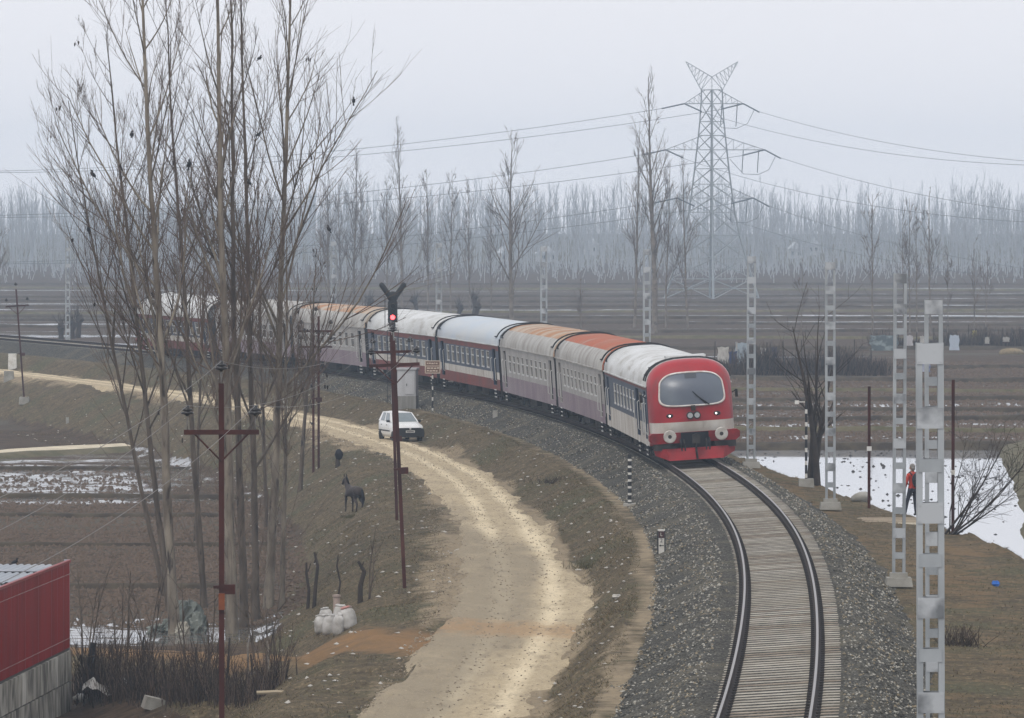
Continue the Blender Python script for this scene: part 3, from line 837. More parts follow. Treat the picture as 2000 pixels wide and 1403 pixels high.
def car_end(par, y, sg, scheme):
    """vestibule end: dark end wall, gangway bellows, buffers"""
    e = MB()
    poly = [(x * .985, z - .01) for x, z in roof_pts(13)]
    poly = [(-HW * .985, ZB)] + poly + [(HW * .985, ZB)]
    e.prism(poly, 'y', y - sg * .03, y, 0)
    e.build('end_wall', [M_BLACK], par)
    b = MB()
    for k in range(4):
        b.box((0, y + sg * (.06 + .1 * k), 1.95), (1.3 + .12 * (k % 2), .08, 2.25 + .12 * (k % 2)))
    b.build('gangway', [M_BLACK], par)
    for sx in (-1, 1):
        f = MB(); Mx = Matrix.Translation((sx * .978, y, 1.1)) @ Matrix.Rotation(R(-90 * sg), 4, 'X')
        f.lathe([(.1, 0), (.1, .38), (.23, .4), (.23, .45)], 12, 0, Mx); f.build('buffer', [M_BLACK], par)
        p = MB(); p.tube([(sx * 1.5, y + sg * .03, .9), (sx * 1.5, y + sg * .03, 3.25)], .045, 6); p.build('end_pipe', [M_BLACK], par)

def place_car(name, label, s_a, s_b):
    sc = (s_a + s_b) / 2
    xa, ya, _ = cpos(sc - 7.4); xb, yb, _ = cpos(sc + 7.4)
    yaw = math.atan2(xb - xa, yb - ya)
    cx, cy, _ = cpos(sc)
    # mid-ordinate: the middle of a car hangs inside the curve
    cx = (cx + (xa + xb) / 2) / 2; cy = (cy + (ya + yb) / 2) / 2
    M = Matrix.Translation((float(cx), float(cy), 0)) @ Matrix.Rotation(-yaw, 4, 'Z') @ Matrix.Rotation(-CANT, 4, 'Y')
    return thing(name, label, 'train car', M=M, group='cars of the standing train')

S0 = 128.3
JO = [S0 + 24.0 + 22.15 * i for i in range(8)]
COACH = [('mauve', M_ROOFR, 'grey and mauve train coach with red rusted roof behind the red nosed car'),
         ('mauve', M_ROOFO, 'grey and mauve train coach with orange rusted roof coupled to the blue roofed coach'),
         ('blue', M_ROOFB, 'maroon and blue train coach with pale blue roof and white stripe'),
         ('blue', M_ROOFW, 'maroon and blue train coach with plain white roof behind the signal post'),
         ('mauve', M_ROOFO, 'grey mauve train coach with tan rusted roof left of the red signal'),
         ('mauve', M_EAVE, 'grey mauve train coach with dirty white roof mostly hidden by poplar trunks')]
for i, (sch, rm, lab) in enumerate(COACH):
    sa, sb = JO[i], JO[i + 1]
    T = place_car('train_coach', lab, sa, sb)
    hl = (sb - sa) / 2 - .5
    doors = [(-hl + 1.0, -hl + 2.1), (hl - 2.1, hl - 1.0)]
    n = 9; w0, w1 = -hl + 2.75, hl - 2.75; pt = (w1 - w0) / n
    wins = [(w0 + pt * (k + .5) - .5, w0 + pt * (k + .5) + .5) for k in range(n)]
    car_shell(T, -hl, hl, sch, rm, doors, wins, M_EAVE if sch == 'mauve' else None)
    car_end(T, -hl, -1, sch); car_end(T, hl, 1, sch)
    mk_bogie(T, -7.2); mk_bogie(T, 7.2)

# ---- power cars with the rounded cab
OUT = []                       # outline of the cab section, anticlockwise, as (x, z)
def _outline():
    pts = [(x, z) for x, z in roof_pts(25)]
    pts = [(-HW, z) for z in np.linspace(.70, ZE - .05, 12)] + pts + [(HW, z) for z in np.linspace(ZE - .05, .70, 12)]
    pts += [(x, .70) for x in np.linspace(HW - .1, -HW + .1, 12)]
    return pts
OUTL = _outline()
CZ = 2.2
_oa = np.array([math.atan2(z - CZ, x) for x, z in OUTL]); _or = np.array([math.hypot(x, z - CZ) for x, z in OUTL])
_ix = np.argsort(_oa); _oa = _oa[_ix]; _or = _or[_ix]
NOSE = 1.5
def nose_y(x, z):
    """how far the nose stands in front of the cab section at (x, z)"""
    a = math.atan2(z - CZ, x); ro = float(np.interp(a, _oa, _or, period=2 * math.pi))
    r = min(1.0, math.hypot(x, z - CZ) / ro)
    p = 3.6 - 1.1 * min(1.0, max(0.0, (z - 2.0) / 1.4))
    y = NOSE * max(0.0, 1 - r ** p) ** (1 / p)
    y -= .38 * max(0, (z - 2.1) / 1.8) ** 1.6 * (1 - r ** 6)
    y += .06 * max(0, (1.9 - z)) * (1 - r ** 8)
    return y
def nose_patch(poly_fn, nu, nv, off):
    """grid over the nose; poly_fn(u,v)->(x,z)"""
    vs = []
    for i in range(nu + 1):
        for j in range(nv + 1):
            x, z = poly_fn(i / nu, j / nv)
            vs.append((x, -nose_y(x, z) - off, z))
    fs = [(i * (nv + 1) + j, (i + 1) * (nv + 1) + j, (i + 1) * (nv + 1) + j + 1, i * (nv + 1) + j + 1) for i in range(nu) for j in range(nv)]
    return vs, fs
def screen_outline(k, n=64, grow=0.0):
    """rounded windscreen, wider below the middle"""
    a = 2 * math.pi * k / n
    ca, sa = math.cos(a), math.sin(a)
    e = .42
    x = (1.2 + grow) * math.copysign(abs(ca) ** e, ca); z = (.575 + grow) * math.copysign(abs(sa) ** e, sa)
    x *= 1.0 + .05 * (-z / .6) - (.10 if z > .3 else 0) * (z - .3) / .3
    z += .07 * (1 - (x / 1.2) ** 2) * (1 if z > 0 else .1)
    return x, z + 2.78
def power_car(label, s_a, s_b, flip):
    T = place_car('train_power_car', label, s_a, s_b)
    if flip: T.matrix_world = T.matrix_world @ Matrix.Rotation(math.pi, 4, 'Z') @ Matrix.Rotation(2 * CANT, 4, 'Y')
    hl = (s_b - s_a) / 2 - .35
    yf = -hl + NOSE        # front of the straight body
    doors = [(yf + .75, yf + 1.55), (yf + 4.1, yf + 5.6), (hl - 2.1, hl - 1.0)]
    wins = [(yf + 6.4 + 1.62 * k, yf + 7.4 + 1.62 * k) for k in range(7)]
    car_shell(T, yf, hl, 'front' if not flip else 'blue', M_ROOFW, doors, wins)
    car_end(T, hl, 1, 'blue')
    mk_bogie(T, -7.0); mk_bogie(T, 7.0)
    # louvre grille between the doors
    for sx in (-1, 1):
        g = MB()
        for k in range(9): g.box((sx * (HW + .012), yf + 2.8, 1.05 + k * .055), (.03, .9, .03))
        g.build('louvre', [M_GREYW], T)
        d = MB(); d.box((sx * (HW + .008), yf + 3.0, 2.3), (.02, 1.2, .7)); d.build('cab_side_window', [M_GLASS], T)
    # nose
    NA, NR = len(OUTL), 22
    vs = []; fs = []
    rs = [1 - (1 - k / NR) ** 2.2 for k in range(NR + 1)]     # rings crowd toward the rim
    rs = [math.sin(k / NR * math.pi / 2) for k in range(NR + 1)]
    for k, r in enumerate(rs):
        for (x, z) in OUTL:
            X, Z = x * r, CZ + (z - CZ) * r
            vs.append((X, yf - nose_y(X, Z) if k < NR else yf, Z))
    for k in range(NR):
        for i in range(NA):
            j = (i + 1) % NA
            fs.append((k * NA + i, k * NA + j, (k + 1) * NA + j, (k + 1) * NA + i))
    nz = MB(); nz.add(vs, fs)
    no = nz.build('cab_nose', [M_RED], T, True, recalc=True)
    def patch(name, fn, nu, nv, off, m, par=no, smooth=True):
        v, f = nose_patch(fn, nu, nv, off)
        p = MB(); p.add([(x, y + yf, z) for x, y, z in v], f); return p.build(name, [m], par, smooth)
    # white band, wraps to the sides
    def band(u, v):
        x = -HW * math.cos(math.pi * u) * .9995
        return (x, 1.19 + .40 * v)
    patch('white_band', band, 40, 4, .012, M_CREAM)
    # windscreen: glass disc and painted rim
    n = 64; g = MB(); vs = [(0, yf - nose_y(0, 2.8) - .045, 2.8)]; fs = []
    for q, k in enumerate((.3, .55, .8, 1.0)):
        for i in range(n):
            x, z = screen_outline(i, n); x *= k; z = 2.8 + (z - 2.8) * k
            vs.append((x, yf - nose_y(x, z) - .045, z))
    for i in range(n):
        fs.append((0, 1 + i, 1 + (i + 1) % n))
        for q in range(3): fs.append((1 + q * n + i, 1 + (q + 1) * n + i, 1 + (q + 1) * n + (i + 1) % n, 1 + q * n + (i + 1) % n))
    g.add(vs, fs); ws = g.build('windscreen', [M_WSCREEN], T, True, recalc=True)
    r_ = MB(); vs = []; fs = []
    for i in range(n):
        for gr, of in ((-.012, .03), (-.012, .07), (.046, .07), (.046, .0)):
            x, z = screen_outline(i, n, gr); vs.append((x, yf - nose_y(x, z) - of, z))
    for i in range(n):
        for q in range(3): fs.append((i * 4 + q, i * 4 + q + 1, ((i + 1) % n) * 4 + q + 1, ((i + 1) % n) * 4 + q))
    r_.add(vs, fs); r_.build('rim', [M_RIM], ws, True, recalc=True)
    def onn(x, z, off=0.0): return Vector((x, yf - nose_y(x, z) - off, z))
    wp = MB(); wp.tube([onn(.62, 2.2, .08), onn(.28, 2.46, .09), onn(.1, 2.62, .08)], [.03, .025, .018], 6); wp.tube([onn(.5, 2.22, .08), onn(.02, 2.72, .075)], .018, 5)
    wp.build('wiper', [M_BLACK], ws)
    vz = MB(); vz.add([tuple(onn(x, z, .055)) for x, z in ((-.22, 3.22), (.22, 3.22), (.22, 3.42), (-.22, 3.42))], [(0, 1, 2, 3)]); vz.build('route_panel', [mat('route_panel_dark', (.06, .065, .075), rough=.3)], ws)
    # headlight pair and horn above it
    for sx in (-1, 1):
        hl_ = MB(); Mx = Matrix.Translation(onn(sx * .13, 1.82, -.05)) @ Matrix.Rotation(R(90), 4, 'X')
        hl_.lathe([(.14, 0), (.14, .10), (.12, .12)], 16, 0, Mx); hl_.lathe([(.105, .1), (.10, .13)], 16, 1, Mx)
        hl_.build('headlight', [M_UNDER, M_LENS], T)
        mk = MB(); p = onn(sx * .88, 1.84, -.01); mk.blob(p, (.155, .05, .085), 3, 12, 8, 0, 0); mk.build('marker_light_bezel', [M_BLACK], T, True)
        lm = MB(); p = onn(sx * .88 - .02, 1.84, .035); lm.blob(p, (.035, .02, .035), 3, 12, 8, 0, 0); lm.build('marker_light', [M_LAMPON], T, True)
    hn = MB(); p = onn(0, 2.1, .02); hn.box(p, (.16, .12, .2)); hn.tube([p, p + Vector((0, -.16, 0))], [.04, .09], 8); hn.build('horn', [M_UNDER], T)
    # buffer beam, buffers, coupler, cow catcher
    yb = yf - NOSE + .05
    bb = MB(); bb.prism([(-1.72, .92), (-1.55, .80), (1.55, .80), (1.72, .92), (1.72, 1.12), (1.62, 1.2), (-1.62, 1.2), (-1.72, 1.12)], 'y', yb - .02, yb + .5)
    for sx in (-1, 1):
        lb = MB(); lb.box((sx * 1.15, yb + .16, .68), (.8, .3, .24)); lb.build('beam_bracket', [M_UNDER], T)
    bb.build('buffer_beam', [M_REDD], T)
    for sx in (-1, 1):
        f = MB(); Mx = Matrix.Translation((sx * .978, yb - .02, 1.08)) @ Matrix.Rotation(R(90), 4, 'X')
        f.lathe([(.19, 0), (.16, .12), (.12, .14), (.12, .42)], 14, 1, Mx); f.lathe([(.245, .42), (.245, .46), (.22, .475)], 20, 0, Mx)
        f.lathe([(.075, .474), (.07, .482)], 12, 1, Mx)
        f.build('buffer', [M_DISC, M_UNDER], T)
    cp = MB(); cp.box((0, yb + .02, .90), (1.05, .16, .58)); cp.build('coupler_pocket', [M_DARKIN], T)
    ck = MB(); ck.box((0, yb - .25, .95), (.16, .5, .2)); ck.prism([(-.14, .78), (.14, .78), (.16, 1.08), (.04, 1.16), (-.13, 1.1)], 'y', yb - .6, yb - .45)
    ck.tube([(0, yb - .3, .9), (0, yb - .4, .45), (.03, yb - .3, .2)], .045, 6); ck.build('coupler', [M_UNDER], T)
    for x in (-.55, -.42, .42, .55):
        h = MB(); h.tube([(x, yb, .95), (x, yb - .2, .8), (x * .95, yb - .18, .5)], .03, 6); h.build('brake_hose', [M_BLACK], T)
    cc = MB()
    top = [(-1.5, yb + .1, .62), (1.5, yb + .1, .62)]
    v = [(-1.56, yb + .35, .60), (-1.1, yb - .16, .60), (1.1, yb - .16, .60), (1.56, yb + .35, .60), (-1.50, yb + .30, .36), (-1.02, yb - .28, .16), (1.02, yb - .28, .16), (1.50, yb + .30, .36),
         (-1.45, yb + .45, .60), (1.45, yb + .45, .60), (-1.4, yb + .4, .36), (1.4, yb + .4, .36)]
    cc.add(v, [(0, 4, 5, 1), (1, 5, 6, 2), (2, 6, 7, 3), (8, 0, 1, 2, 3, 9), (4, 10, 11, 7, 6, 5), (8, 10, 4, 0), (3, 7, 11, 9)])
    cc.build('cow_catcher', [mat('catcher_red', (.33, .009, .014), (.22, .012, .014), rough=.5, scale=2)], T, recalc=True)
    bk = MB(); bk.box((0, yb + .4, .62), (2.7, .12, .5)); bk.build('beam_backing', [M_UNDER], T)
    # roof details at the cab end: dark seams and raised hatch
    for k, yy in enumerate((yf + .12, yf + .95)):
        st = MB(); st.tube([(x * 1.03, yy, z + .01) for x, z in roof_pts(17)][1:-1], .035, 5); st.build('roof_seam', [M_BLACK], T)
    ht = MB(); ht.box((.1, yf + 1.9, ZT + .03), (1.5, 1.1, .09)); ht.build('roof_hatch', [M_ROOFW], T)
    for x, yy in ((-1.3, yf + .55), (-1.22, yf + 1.3), (1.25, yf + .6)):
        b = MB(); b.box((x, yy, roof_z(x) - .02), (.28, .5, .12), 0, None); b.build('roof_vent', [M_BLACK], T)
    for sx in (-1, 1):
        mk_handrail(T, sx, yf + .62, 1.1, 2.6); mk_handrail(T, sx, yf + 1.68, 1.1, 2.6)
        m_ = MB(); m_.tube([(sx * HW, yf + .2, 2.5), (sx * 1.78, yf + .1, 2.6)], .02, 5); m_.box((sx * 1.82, yf + .08, 2.5), (.1, .05, .3)); m_.build('mirror', [M_BLACK], T)
        gp = MB(); gp.box((sx * 1.57, yf - .02, 2.0), (.1, .07, 1.9)); gp.build('corner_post', [M_BLUE], T)
    return T
power_car('red nosed leading power car with wide windscreen at the front of the train', S0, JO[0], False)
power_car('white roofed power car at the far tail end of the train', JO[6], JO[7], True)

# ================================================================== TREES
M_BARK = mat('bark_brown', (0.125, 0.10, 0.078), (0.07, 0.055, 0.043), rough=.95, scale=2.4, detail=7, stretch=(2, 2, .5), bump=.7, bscale=7, c3=(.04, .032, .027), s3=2.8, lo3=.58, hi3=.68)
M_BARKP = mat('bark_pale', (0.255, 0.22, 0.172), (0.115, 0.093, 0.072), rough=.95, scale=1.6, detail=7, stretch=(2, 2, .5), bump=.7, bscale=7, c3=(.05, .04, .034), s3=2.6, lo3=.58, hi3=.68)
M_TWIG = mat('twig_brown', (0.145, 0.105, 0.08), (0.10, 0.072, 0.056), rough=.95, scale=1.0)
M_DARKB = mat('bark_dark', (0.035, 0.028, 0.024), (0.055, 0.043, 0.035), rough=.95, scale=2.0)
M_LEAF = mat('dead_leaf_dark', (0.022, 0.016, 0.014), rough=.95)

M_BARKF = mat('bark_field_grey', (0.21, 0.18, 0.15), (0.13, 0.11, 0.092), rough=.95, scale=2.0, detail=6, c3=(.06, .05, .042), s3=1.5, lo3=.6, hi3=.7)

def tubes_mesh(name, br, mats):
    """br: list of (points[n][3], radii[n], sides, matindex) -> one mesh, vectorised over branches of equal shape"""
    groups = {}
    for p, r, n, mi in br: groups.setdefault((len(p), n, mi), []).append((p, r))
    V = []; Fs = []; Ms = []; base = 0
    for (m, n, mi), lst in groups.items():
        P = np.array([q[0] for q in lst], float); Rr = np.array([q[1] for q in lst], float)
        Tn = np.empty_like(P); Tn[:, 1:-1] = P[:, 2:] - P[:, :-2]; Tn[:, 0] = P[:, 1] - P[:, 0]; Tn[:, -1] = P[:, -1] - P[:, -2]
        Tn /= np.linalg.norm(Tn, axis=2, keepdims=True) + 1e-9
        ref = np.zeros_like(Tn); ref[..., 0] = 1.0; vert = np.abs(Tn[..., 0]) > .9; ref[vert] = (0, 1, 0)
        A = np.cross(Tn, ref); A /= np.linalg.norm(A, axis=2, keepdims=True) + 1e-9; B = np.cross(Tn, A)
        an = np.arange(n) * 2 * np.pi / n
        W = P[:, :, None] + (A[:, :, None] * np.cos(an)[None, None, :, None] + B[:, :, None] * np.sin(an)[None, None, :, None]) * Rr[:, :, None, None]
        k = len(lst)
        idx = base + np.arange(k * m * n).reshape(k, m, n)
        a = idx[:, :-1]; b = np.roll(idx, -1, 2)[:, :-1]; c = np.roll(idx, -1, 2)[:, 1:]; d = idx[:, 1:]
        f = np.stack([a, b, c, d], -1).reshape(-1, 4)
        V.append(W.reshape(-1, 3)); Fs.append(f); Ms.append(np.full(len(f), mi)); base += k * m * n
    return np_mesh(name, np.concatenate(V), np.concatenate(Fs), mats, True, np.concatenate(Ms))

def grow(rr, p, d, L, r, n, up, wob, tip=.25):
    """one wandering branch that bends toward the light"""
    pts = [np.array(p, float)]; d = np.array(d, float); d /= np.linalg.norm(d)
    for i in range(n):
        d = d + np.array([rr.gauss(0, wob), rr.gauss(0, wob), up + rr.gauss(0, wob * .5)]); d /= np.linalg.norm(d)
        pts.append(pts[-1] + d * L / n)
    rad = [r * (1 - (1 - tip) * i / n) for i in range(n + 1)]
    return pts, rad
def side_dir(rr, ax, tilt):
    """direction leaving an axis at an angle"""
    ax = np.array(ax) / np.linalg.norm(ax)
    v = np.cross(ax, [rr.gauss(0, 1), rr.gauss(0, 1), rr.gauss(0, 1)]); v /= np.linalg.norm(v) + 1e-9
    return ax * math.cos(tilt) + v * math.sin(tilt)

def poplar(name, label, base, H, r, lean=(0, 0), seed=0, limbs=24, lim_len=.33, first=.22, tilt=(28, 45), subs=9, twigs=4, shoots=0, m=None, group=None, rmin=.011, up=.10, cat='tree', leaves=0, kink=.03, knob=False):
    rr = random.Random(seed)
    T = thing(name, label, cat, base, 0, group)
    n = 22; tr = [np.zeros(3)]; d = np.array([lean[0], lean[1], 1.0]); d /= np.linalg.norm(d)
    for i in range(n):
        d2 = d + np.array([rr.gauss(0, kink), rr.gauss(0, kink), 0]); d2[0] -= lean[0] * .25 * i / n; d2 /= np.linalg.norm(d2)
        tr.append(tr[-1] + d2 * H / n)
    trad = [r * (1.25 if i == 0 else 1) * (1 - .93 * (i / n) ** 0.9) * (1 + .07 * math.sin(i * 2.3 + seed) * (i > 0)) + .008 for i in range(n + 1)]
    if knob:
        for q in (4, 8, 11): trad[q] *= 1.35
    crown = []; ends = []
    def on_trunk(t):
        f = t * n; i = min(int(f), n - 1); q = f - i
        return tr[i] * (1 - q) + tr[i + 1] * q, tr[i + 1] - tr[i], trad[i] * (1 - q) + trad[i + 1] * q
    for k in range(limbs):
        t = first + (0.97 - first) * (k + rr.random()) / limbs
        p, ax, rt = on_trunk(t)
        L = H * lim_len * (1 - .72 * ((t - first) / (1 - first)) ** 1.2) * rr.uniform(.65, 1.15)
        d = side_dir(rr, ax, R(rr.uniform(*tilt)))
        lr = min(rt * .5, .02 + L * .011) 
        pts, rad = grow(rr, p, d, L, lr, 7, up, .05)
        rad = [max(q, rmin * .9) for q in rad]
        crown.append((pts, rad, 5 if lr > .03 else 4, 0))
        for j in range(max(2, int(subs * L / (H * lim_len) + rr.random() * 2))):
            f = rr.uniform(.18, .98) * 7; i = min(int(f), 6); q = f - i
            p2 = pts[i] * (1 - q) + pts[i + 1] * q
            L2 = L * rr.uniform(.28, .6) * (1.15 - .6 * f / 7)
            d2 = side_dir(rr, pts[i + 1] - pts[i], R(rr.uniform(20, 40)))
            pt2, rd2 = grow(rr, p2, d2, L2, max(lr * .45 * (1 - .5 * f / 7), rmin), 5, up * 1.1, .05, .5)
            rd2 = [max(x, rmin * .75) for x in rd2]
            crown.append((pt2, rd2, 3, 1)); ends.append(pt2[-1])
            for w in range(twigs):
                f2 = rr.uniform(.1, 1.0) * 5; i2 = min(int(f2), 4); q2 = f2 - i2
                p3 = pt2[i2] * (1 - q2) + pt2[i2 + 1] * q2
                d3 = side_dir(rr, pt2[i2 + 1] - pt2[i2], R(rr.uniform(15, 36)))
                pt3, rd3 = grow(rr, p3, d3, L2 * rr.uniform(.3, .65), rmin * .72, 3, up * 1.2, .08, .7)
                crown.append((pt3, rd3, 3, 1))
    for k in range(shoots):                       # water shoots crowding the lower stem
        t = rr.uniform(.03, .55); p, ax, rt = on_trunk(t)
        d = side_dir(rr, ax, R(rr.uniform(15, 55)))
        pts, rad = grow(rr, p, d, rr.uniform(.8, 3.2), rmin * 1.3, 4, .09, .06, .5)
        crown.append((pts, rad, 3, 1)); ends.append(pts[-1])
        if rr.random() < .6:
            pt3, rd3 = grow(rr, pts[2], side_dir(rr, pts[3] - pts[2], R(35)), rr.uniform(.4, 1.2), rmin * .8, 2, .1, .08, .6); crown.append((pt3, rd3, 3, 1))
    bm = m or M_BARK
    link('trunk', tubes_mesh('trunk', [(tr, trad, 9, 0)], [bm]), T)
    link('crown', tubes_mesh('crown', crown, [bm, M_TWIG if bm is not M_DARKB else M_DARKB]), T)
    if leaves and ends:
        lv = MB()
        for k in range(leaves):
            e = rr.choice(ends)
            for q in range(rr.randint(1, 3)):
                lv.blob((e[0] + rr.gauss(0, .06), e[1] + rr.gauss(0, .06), e[2] - .1 - rr.random() * .1), (.03, .03, .07), k, 5, 4, .4)
        tag(lv.build('dead_leaves', [M_LEAF], T), kind='stuff')
    return T, tr, ends

# ---- the poplar clump in front
CLUMP = [
    # base px, py, x at row 300, height, radius, limbs, limb length, shoots, material, label, leaves, tilt
    (340, 1238, 292, 25.0, .30, 24, .26, 26, 'p', 'tall pale poplar at the left of the clump with tarpaulin bundles at its foot', 3, (30, 48)),
    (322, 1165, 150, 18.5, .16, 20, .33, 8, 'b', 'slim poplar leaning left, outermost of the clump beside the red shed', 6, (28, 46)),
    (331, 1196, 236, 20.5, .20, 22, .27, 10, 'b', 'dark slender poplar just left of the pale trunk', 4, (30, 48)),
    (398, 1190, 345, 22.5, .20, 22, .25, 24, 'b', 'leaning poplar standing between the pale trunk and the thick middle trunks', 2, (26, 42)),
    (452, 1238, 428, 25.0, .33, 22, .22, 90, 'p', 'thickest poplar trunk in the middle of the clump', 2, (24, 40)),
    (476, 1226, 452, 24.5, .24, 20, .22, 70, 'b', 'straight poplar tight behind the thickest trunk', 0, (24, 40)),
    (500, 1212, 478, 23.5, .22, 18, .22, 60, 'b', 'third upright poplar right of the thickest trunk', 0, (24, 40)),
    (523, 1192, 556, 24.5, .29, 26, .32, 80, 'p', 'poplar at right of the clump with long limbs reaching right', 4, (28, 48)),
    (549, 1190, 560, 13.0, .17, 16, .24, 20, 'p', 'short pale forked poplar at the right edge of the clump', 2, (24, 40)),
    (585, 960, 632, 11.5, .19, 16, .22, 26, 'b', 'low branching poplar by the paired rail poles, hung with dead leaves', 20, (24, 46)),
    (520, 1030, 500, 16.0, .14, 16, .24, 40, 'b', 'thin poplar behind the clump in line with the last coaches', 4, (24, 40)),
    (380, 1060, 405, 15.0, .13, 16, .24, 20, 'b', 'thin poplar behind the leaning trunk, left of the middle', 2, (24, 40)),
]
BIRD_SPOTS = []
for i, (px, py, xt, H, r, lb, ll, sh, mm, lab, lv, tl) in enumerate(CLUMP):
    b = G(px, py)
    pxm = F / b.y
    lean = ((xt - px) / pxm) / ((py - 300) / pxm)
    lean *= 1.12
    T, tr, ends = poplar('poplar_tree', lab, b - Vector((0, 0, .15)), H, r * .58, (lean, random.uniform(-.02, .02)), 100 + i, lb, ll, .29 if px == 523 else (.22 if sh > 30 else .30), tl, 10, 5, int(sh * .75), M_BARKP if mm == 'p' else M_BARK, 'poplar clump beside the dirt road', .0075, .12 if px != 523 else .055, leaves=lv, kink=.018)
    BIRD_SPOTS.append((b, tr, ends))

# ---- single poplars far out on the fields
MIDT = [(640, 300, 612, .9, 30), (665, 350, 605, .7, 20), (690, 288, 604, 1.1, 30), (708, 330, 606, .7, 20), (757, 345, 606, .8, 20), (785, 238, 612, 1.0, 26), (836, 330, 606, .9, 22), (880, 330, 612, .8, 20), (917, 345, 604, .8, 18), (960, 390, 604, .6, 14),
        (1001, 268, 640, 1.5, 22), (1240, 235, 640, .9, 16), (1278, 148, 652, 1.5, 26), (1301, 318, 640, .7, 14), (1343, 300, 640, .8, 14), (1705, 378, 655, .8, 12), (1765, 400, 650, .5, 8), (1777, 385, 650, .6, 8), (1791, 405, 650, .55, 8), (1818, 372, 652, .8, 10), (1852, 480, 650, .4, 7), (1903, 470, 655, .5, 7), (1565, 500, 660, .4, 7), (1925, 485, 650, .4, 7),
        (350, 400, 610, 1.0, 24), (-8, 320, 640, 1.3, 26), (1135, 530, 650, .35, 6), (625, 400, 608, .6, 16)]
MIDT.sort()
for i, (px, pt, pb, k, lb) in enumerate(MIDT):
    Y = yfor(pb, Z_FAR); H = (pb - pt) * Y / F
    x = (px - 1000) / F * Y
    where = 'behind the train' if px < 1130 else ('beside the lattice tower' if px < 1400 else 'in the right hand field')
    left = [q for q in MIDT if ('behind the train' if q[0] < 1130 else ('beside the lattice tower' if q[0] < 1400 else 'in the right hand field')) == where]
    w = ORD[left.index(MIDT[i])]
    lab = 'bare poplar %s, %s from the left there' % (where, w)
    if px == 1278: lab = 'tallest bare poplar, beside the lattice tower, with knobbed trunk'
    if px == 1001: lab = 'wide forked bare poplar on the field behind the blue roofed coach'
    wide = px in (1001,)
    poplar('field_poplar', lab, (x, Y, gz(x, Y) - .1), H, (.12 + .008 * H) * k * .62, (random.uniform(-.03, .03), 0), 300 + i, lb, .24 if not wide else .34, .30 if px > 1400 else .2, (16, 30) if not wide else (26, 38), 8, 4, 14 if px < 1400 else 4, M_BARKF, 'single poplars on the fields', .016, .06, kink=.03, knob=px in (1001, 1278))

# pollarded stumps behind the train
for i, (px, pb, h) in enumerate([(722, 612, 1.6), (716, 640, 2.2), (655, 640, 2.2), (925, 622, 2.6), (930, 640, 2.4), (896, 625, 1.6), (812, 616, 2.0), (142, 662, 1.7), (120, 668, 1.4), (152, 660, 2.0)]):
    Y = yfor(pb, Z_FAR); x = (px - 1000) / F * Y
    rr = random.Random(i + 40)
    T = thing('pollard_stump', 'dark pollarded stump %s, %s from the left' % ('beside the track at far left' if px < 200 else 'showing above the train roofs', ORD[sorted([q for q in [722, 716, 655, 925, 930, 896, 812] if True] if px > 200 else [142, 120, 152]).index(px)]), 'tree stump', (x, Y, gz(x, Y) - .05), 0, 'pollarded stumps behind the train')
    t = MB(); t.tube([(0, 0, 0), (rr.gauss(0, .1), 0, h * .5), (rr.gauss(0, .25), 0, h)], [.3, .24, .34], 8); t.blob((rr.gauss(0, .2), 0, h), (.42, .4, .4), i, 8, 6, .3); t.build('trunk', [M_DARKB], T)
    br = []
    for k in range(16):
        p, r_ = grow(rr, (rr.gauss(0, .15), 0, h), side_dir(rr, (0, 0, 1), R(rr.uniform(5, 45))), rr.uniform(.5, 1.8), .03, 3, .05, .05, .5); br.append((p, r_, 3, 0))
    link('shoots', tubes_mesh('shoots', br, [M_DARKB]), T)

# ---- dark trees on the right bank
def bush_tree(label, base, H, n, seed, lean=0, name='bare_tree', m=None, spread=.5, r=.13, rmin=.008):
    rr = random.Random(seed); T = thing(name, label, 'tree', base)
    br = []; tw = []
    for k in range(n):
        d = np.array([rr.gauss(lean, spread), rr.gauss(0, spread * .6), 1.0])
        pts, rad = grow(rr, (rr.gauss(0, .12), rr.gauss(0, .1), -.1), d, H * rr.uniform(.7, 1.1), r * rr.uniform(.5, 1.0), 8, .05, .07, .12); br.append((pts, rad, 6, 0))
        for j in range(12):
            f = rr.uniform(.2, .98) * 8; i = min(int(f), 7); q = f - i; p2 = pts[i] * (1 - q) + pts[i + 1] * q
            pt2, rd2 = grow(rr, p2, side_dir(rr, pts[i + 1] - pts[i], R(rr.uniform(25, 60))), H * rr.uniform(.12, .35), max(rad[i] * .4, rmin), 4, .03, .09, .5); tw.append((pt2, rd2, 3, 0))
            for w in range(4):
                i2 = rr.randint(0, 3); pt3, rd3 = grow(rr, pt2[i2 + 1], side_dir(rr, pt2[i2 + 1] - pt2[i2], R(rr.uniform(25, 60))), H * rr.uniform(.04, .13), rmin * .8, 2, .02, .1, .7); tw.append((pt3, rd3, 3, 0))
    link('trunk', tubes_mesh('trunk', br, [m or M_DARKB]), T)
    link('crown', tubes_mesh('crown', tw, [m or M_DARKB]), T)
    return T
b = G(1592, 946)
bush_tree('dark many stemmed bare tree on the bank by the pond', b, 6.3, 4, 5, .05, spread=.16, r=.17)
b = Vector((14.3, 180.5, gz(14.3, 180.5)))
bush_tree('tangled bare bush behind the nearest mast, branches over the pond', b, 4.3, 10, 8, .38, 'bare_bush', spread=.75, r=.05)

